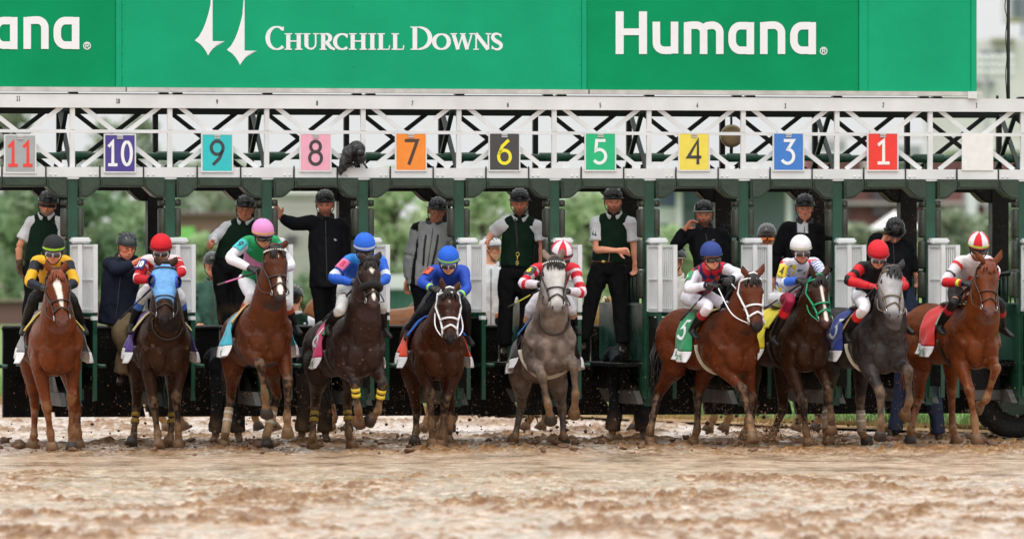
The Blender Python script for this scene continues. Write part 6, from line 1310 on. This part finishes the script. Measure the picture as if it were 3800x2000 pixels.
groom('bearded gate hand in a green vest with a bare forearm across his body', 'Z4', (848, 200), ((715, 375), (990, 375)), ((705, 600), (1025, 590)), ((880, 610), (1030, 700)), (805, 735), ((675, 1000), (905, 1010)), ((590, 1370), (930, 1400)), fat=1.1, top=WHT, sleeve='short', vest=VST, beard=(96, 62, 46), skin=(206, 142, 114), face=(.1, -1, -.05), hn=((990, 615), None), curl=(.5, .5), dy={'ea': -.1, 'wa': -.28, 'ha': -.3}, extra=belt)
groom('bearded gate hand in a black jacket with his hand raised to his pale rimmed helmet', 'Z5', (480, 305), ((345, 470), (630, 480)), ((235, 570), (680, 640)), ((320, 425), (640, 760)), (540, 760), ((500, 1000), (590, 1000)), ((500, 1350), (600, 1350)), fat=1.06, top=BLK, beard=(70, 48, 38), skin=(190, 128, 104), face=(-.03, -1, -.1), hn=((400, 345), None), curl=(.5, .5), hband=(1, 1, 1), dy={'wa': -.15, 'ha': -.15, 'ea': -.1}, extra=logo(.07, .7))
groom('gate hand in a black zip jacket with one arm hanging', 'Z5', (1325, 255), ((1180, 430), (1465, 440)), ((1085, 640), (1500, 640)), ((1062, 850), (1490, 820)), (1290, 790), ((1230, 1050), (1360, 1050)), ((1240, 1400), (1370, 1400)), fat=1.12, top=lambda co, x, y, z, arm, t: put(fill(len(co), (24, 24, 27)), (arm == 0)&(z > .8)&(np.abs(x) < .06)&(y > 0), (214, 214, 218)), sleeve='long', skin=(196, 132, 108), face=(0, -1, -.08), hair=(110, 70, 48))
groom('gate hand in a black jacket ducking with a hand on his helmet', 'Z6', (495, 455), ((345, 520), (600, 560)), ((300, 660), (640, 720)), ((390, 545), (670, 800)), (500, 900), ((560, 1640), (790, 1560)), ((500, 2140), (868, 2170)), fat=1.08, top=BLK, skin=(198, 136, 112), legs=(52, 60, 82), face=(.05, -1, -.75), hn=((455, 430), None), curl=(.3, .5), dy={'wa': -.2, 'ha': -.22, 'ea': -.12, 'hd': -.1}, beard=(120, 96, 80))
# legs of crew on the ground are seen below the doors: two men behind the gate
# ------------------------------------------------------------------ riders and ponies behind the gate
def bg_person(label, x, y, hgt, Y, **kw):
    """someone behind the gate, seen chest up: head centre at photo pixel x, y"""
    h = P(x, y, Y); s = hgt
    d = lambda a, b, c=0: h+Vector((a*s, c*s, -b*s))
    back = kw.get('back'); f = .22 if not back else .2
    J = {'hd': h, 'sa': d(-.2, .3), 'sb': d(.2, .3), 'ea': d(-.26, .58, -.03), 'eb': d(.26, .58, -.03), 'wa': d(-.16, .74, -.25), 'wb': d(.16, .74, -.25), 'pel': d(0, .82), 'ka': d(-.28, 1.02, -.3), 'kb': d(.28, 1.02, -.3), 'fa': d(-.3, 1.42, -.15), 'fb': d(.3, 1.42, -.15)}
    J['nk'] = ((J['sa']+J['sb'])/2).lerp(J['hd'], .3); return person(label, J, 'outriders behind the gate', **kw)[0]
bg_person('outrider in a dark green jacket seen behind the heavy vest man', 790, 985, 1.0, 90.5, top=(62, 92, 82), skin=(170, 120, 96), legs=(60, 60, 62))
bg_person('outrider in a quilted green vest with his back turned', 1090, 1108, 1.0, 89.2, top=(206, 206, 212), vest=(38, 74, 56), back=True, face=(.2, 1, 0), hcol=(34, 36, 40), fat=1.15)
bg_person('outrider in a white hooded sweatshirt wearing a dark helmet with white band', 2508, 968, 1.0, 89.8, top=(206, 202, 194), hcol=(34, 34, 40), face=(-.6, -.6, -.1), hband=(1, 1, 1), fat=1.1, legs=(190, 180, 160))
m_fire = M('orange_mirror_lens', lin(236, 120, 30), .1, spec=.8, var=.4, scale=30)
bg_person('outrider with mirrored orange goggles and a dark helmet', 2846, 880, 1.0, 91.5, top=(60, 58, 62), hcol=(46, 40, 40), goggles={'dark': True, 'mat': m_fire}, skin=(150, 104, 86))
bg_person('outrider in a white shirt seen beside the sixth stall', 1822, 925, 1.0, 90.6, top=(212, 212, 216), hcol=(206, 206, 208), face=(.8, -.4, 0))

# hidden crew bending behind the doors: only their muddy legs show
def bender(label, pxa, pxb, Y, legs, boots):
    a, c = ground_at(pxa, 1648), ground_at(pxb, 1648); a.y = c.y = Y; a.x = (pxa-1900)*K*Y; c.x = (pxb-1900)*K*Y; m = (a+c)/2
    J = {'pel': m+Vector((0, .1, .9)), 'nk': m+Vector((0, .55, 1.0)), 'hd': m+Vector((0, .74, 1.0)), 'sa': m+Vector((-.19, .5, .98)), 'sb': m+Vector((.19, .5, .98)), 'ea': m+Vector((-.22, .62, .72)), 'eb': m+Vector((.22, .62, .72)), 'wa': m+Vector((-.15, .75, .55)), 'wb': m+Vector((.15, .75, .55)),
         'ka': a.lerp(m, .25)+Vector((0, 0, .48)), 'kb': c.lerp(m, .25)+Vector((0, 0, .48)), 'fa': a+Vector((0, 0, .09)), 'fb': c+Vector((0, 0, .09))}
    J['ta'], J['tb'] = J['fa']+Vector((-.03, -.2, -.03)), J['fb']+Vector((.03, -.2, -.03))
    return person(label, J, 'crew on foot under the gate', top=(40, 42, 46), legs=legs, boots=boots, face=(0, .6, -.8), shin=(116, 92, 68), fat=1.1)[0]
bender('muddy dark trousered legs of a crew member under the heavy vest man', 800, 884, 85.6, (36, 38, 42), (120, 96, 72))
bender('muddy dark trousered legs of a crew member under the bearded vest man', 2272, 2388, 86.4, (40, 42, 46), (132, 106, 80))
bender('mud caked boots of a crew member between the pink capped jockey and dark brown horse', 1120, 1208, 85.8, (62, 52, 44), (116, 90, 66))
# ponies standing side-on behind the gate
def pony(label, cx, Y, facing, coat, mane, poll, nose, cloth=None, **kw):
    ph = math.radians(90*facing); f = Vector((math.sin(ph), -math.cos(ph), 0)); lf = Vector((math.cos(ph), math.sin(ph), 0)); org = Vector(((cx-1900)*K*Y, Y, 0))
    def px_(lx, ly, z):
        w = org+f*lx+lf*ly+Vector((0, 0, z)); return (1900+w.x/(K*w.y), 1000+(H-w.z)/(K*w.y), ly)
    lg = [[px_(kx, y_, .5), px_(fx_, y_, .17), px_(hx_, y_, .055)] for kx, fx_, hx_, y_ in ((.58, .6, .64, -.17), (.42, .38, .42, .17))]+[[px_(kx, y_, .56), px_(fx_, y_, .17), px_(hx_, y_, .055)] for kx, fx_, hx_, y_ in ((-.82, -.76, -.7, -.17), (-.62, -.56, -.5, .17))]
    c = px_(.82, 0, 1.1)
    return make_horse('S', label, c[:2], Y, 90*facing, poll, nose, (None, None), lg, coat, 'S', group='lead ponies behind the gate', mane=mane, cloth=cloth, legs_dark=False, **kw)
pony('chestnut lead pony standing behind the orange cloth horse', 1420, 90.8, -1, (158, 98, 58), (190, 150, 104), (1225, 1085), (1150, 1190), bridle=(60, 40, 30))
pony('palomino lead pony lowering its head under the white hooded rider', 2478, 90.6, -1, (196, 154, 104), (206, 186, 150), (2252, 1108), (2188, 1208), cloth=((150, 120, 90), 1, ''), bridle=(60, 40, 30), muzzle=(150, 116, 84))
pony('brown lead pony in a pink cloth behind the sixth stall', 1800, 91.2, -1, (112, 84, 62), (30, 26, 24), (1590, 1110), (1530, 1200), cloth=((214, 140, 176), 1, ''), bridle=(40, 30, 26))
pony('tan lead pony behind the turquoise cloth horse', 830, 91.3, 1, (164, 122, 84), (60, 46, 38), (1030, 1085), (1095, 1185), cloth=((214, 150, 170), 1, ''))
pony('dark brown lead pony behind the third stall', 3150, 91.0, -1, (76, 54, 42), (26, 22, 20), (2960, 1090), (2890, 1190), cloth=((60, 60, 66), 1, ''))
# ------------------------------------------------------------------ mud thrown up by the hooves
def clods(name, spots, mat, seed):
    rs = np.random.RandomState(seed); b = BM()
    for (c, sx, sy, sz, n, r0, r1) in spots:
        for k in range(n):
            p = Vector((c.x+rs.randn()*sx, c.y+rs.randn()*sy, max(c.z+abs(rs.randn())*sz, .01))); r = r0+(r1-r0)*rs.rand()**3
            d = [Vector(rs.randn(3)).normalized()*r*(.6+.7*rs.rand()) for _ in range(4)]
            e = Vector((1, .3, .8)).normalized()*0
            vs = [b.verts.new(p+Vector((r*a_*(.7+.6*rs.rand()), r*b_*(.7+.6*rs.rand()), r*c_*(.7+.6*rs.rand())))) for a_, b_, c_ in ((1, 0, 0), (-1, 0, 0), (0, 1, 0), (0, -1, 0), (0, 0, 1), (0, 0, -1))]
            for f in ((0, 2, 4), (2, 1, 4), (1, 3, 4), (3, 0, 4), (2, 0, 5), (1, 2, 5), (3, 1, 5), (0, 3, 5)): b.faces.new([vs[i] for i in f])
    return tag(link(name, mesh_of(fixn(b)), mat), kind='stuff')
m_clod = M('mud_clod', lin(62, 44, 32), .5, var=.3, scale=30); m_clod2 = M('mud_clod_pale', lin(142, 106, 74), .45, var=.3, scale=30)
sp, sp2 = [], []
for kx, py, n in (('11', 1660, 30), ('10', 1655, 40), ('9', 1650, 60), ('8', 1650, 70), ('7', 1650, 60), ('6', 1645, 90), ('5', 1645, 90), ('4', 1640, 70), ('3', 1640, 50), ('1', 1640, 30)):
    h = HS[kx]; o = h['org']; c = Vector((o.x+.25, o.y+.2, .12)); sp.append((c, .42, .35, .18, n, .004, .028)); c2 = Vector((o.x+.15, o.y+.9, .35)); sp2.append((c2, .5, .4, .35, int(n*4), .003, .009))
clods('mud_clods', sp, m_clod, 3); clods('mud_spray', sp2, m_clod2, 4)
# splash bursts at three hooves
sp = []
for px, py, n in ((2795, 1630, 700), (2855, 1590, 600), (2765, 1640, 300), (3030, 1640, 160), (1610, 1630, 160), (880, 1640, 60)):
    c = P(px, py, 83.2); c.z = max(c.z-.12, .02); sp.append((c, .10, .12, .14, n, .003, .012))
clods('splash', sp, m_clod2, 6)
# torn clumps of mud lying along the hoof line
rs = np.random.RandomState(12); b = BM()
for k in range(330):
    x = -7+rs.rand()*14; y = 83.2+x*.2+rs.randn()*1.6+.6; r = .01+.045*rs.rand()**4; c = Vector((x, y, r*.2)); an = rs.rand()*6.28
    ball(b, c, (r*(1+rs.rand()*1.2), r*(1+rs.rand()), r*(.5+.5*rs.rand())), (Vector((math.cos(an), math.sin(an), 0)), Vector((-math.sin(an), math.cos(an), .2)).normalized(), Vector((0, -.2, 1)).normalized()), 9, 6)
me = mesh_of(fixn(b)); co = coords(me); dn = np.stack([fbm(co*38, 2+q, 2) for q in range(3)], 1); co = co+(dn-.5)*.07*np.clip(co[:, 2:3]/.05, .2, 1); me.vertices.foreach_set('co', co.astype(np.float32).ravel()); tag(link('mud_lumps', me, M('mud_lump', lin(104, 74, 52), .5, var=.4, scale=18)), kind='stuff')
fuse_all()
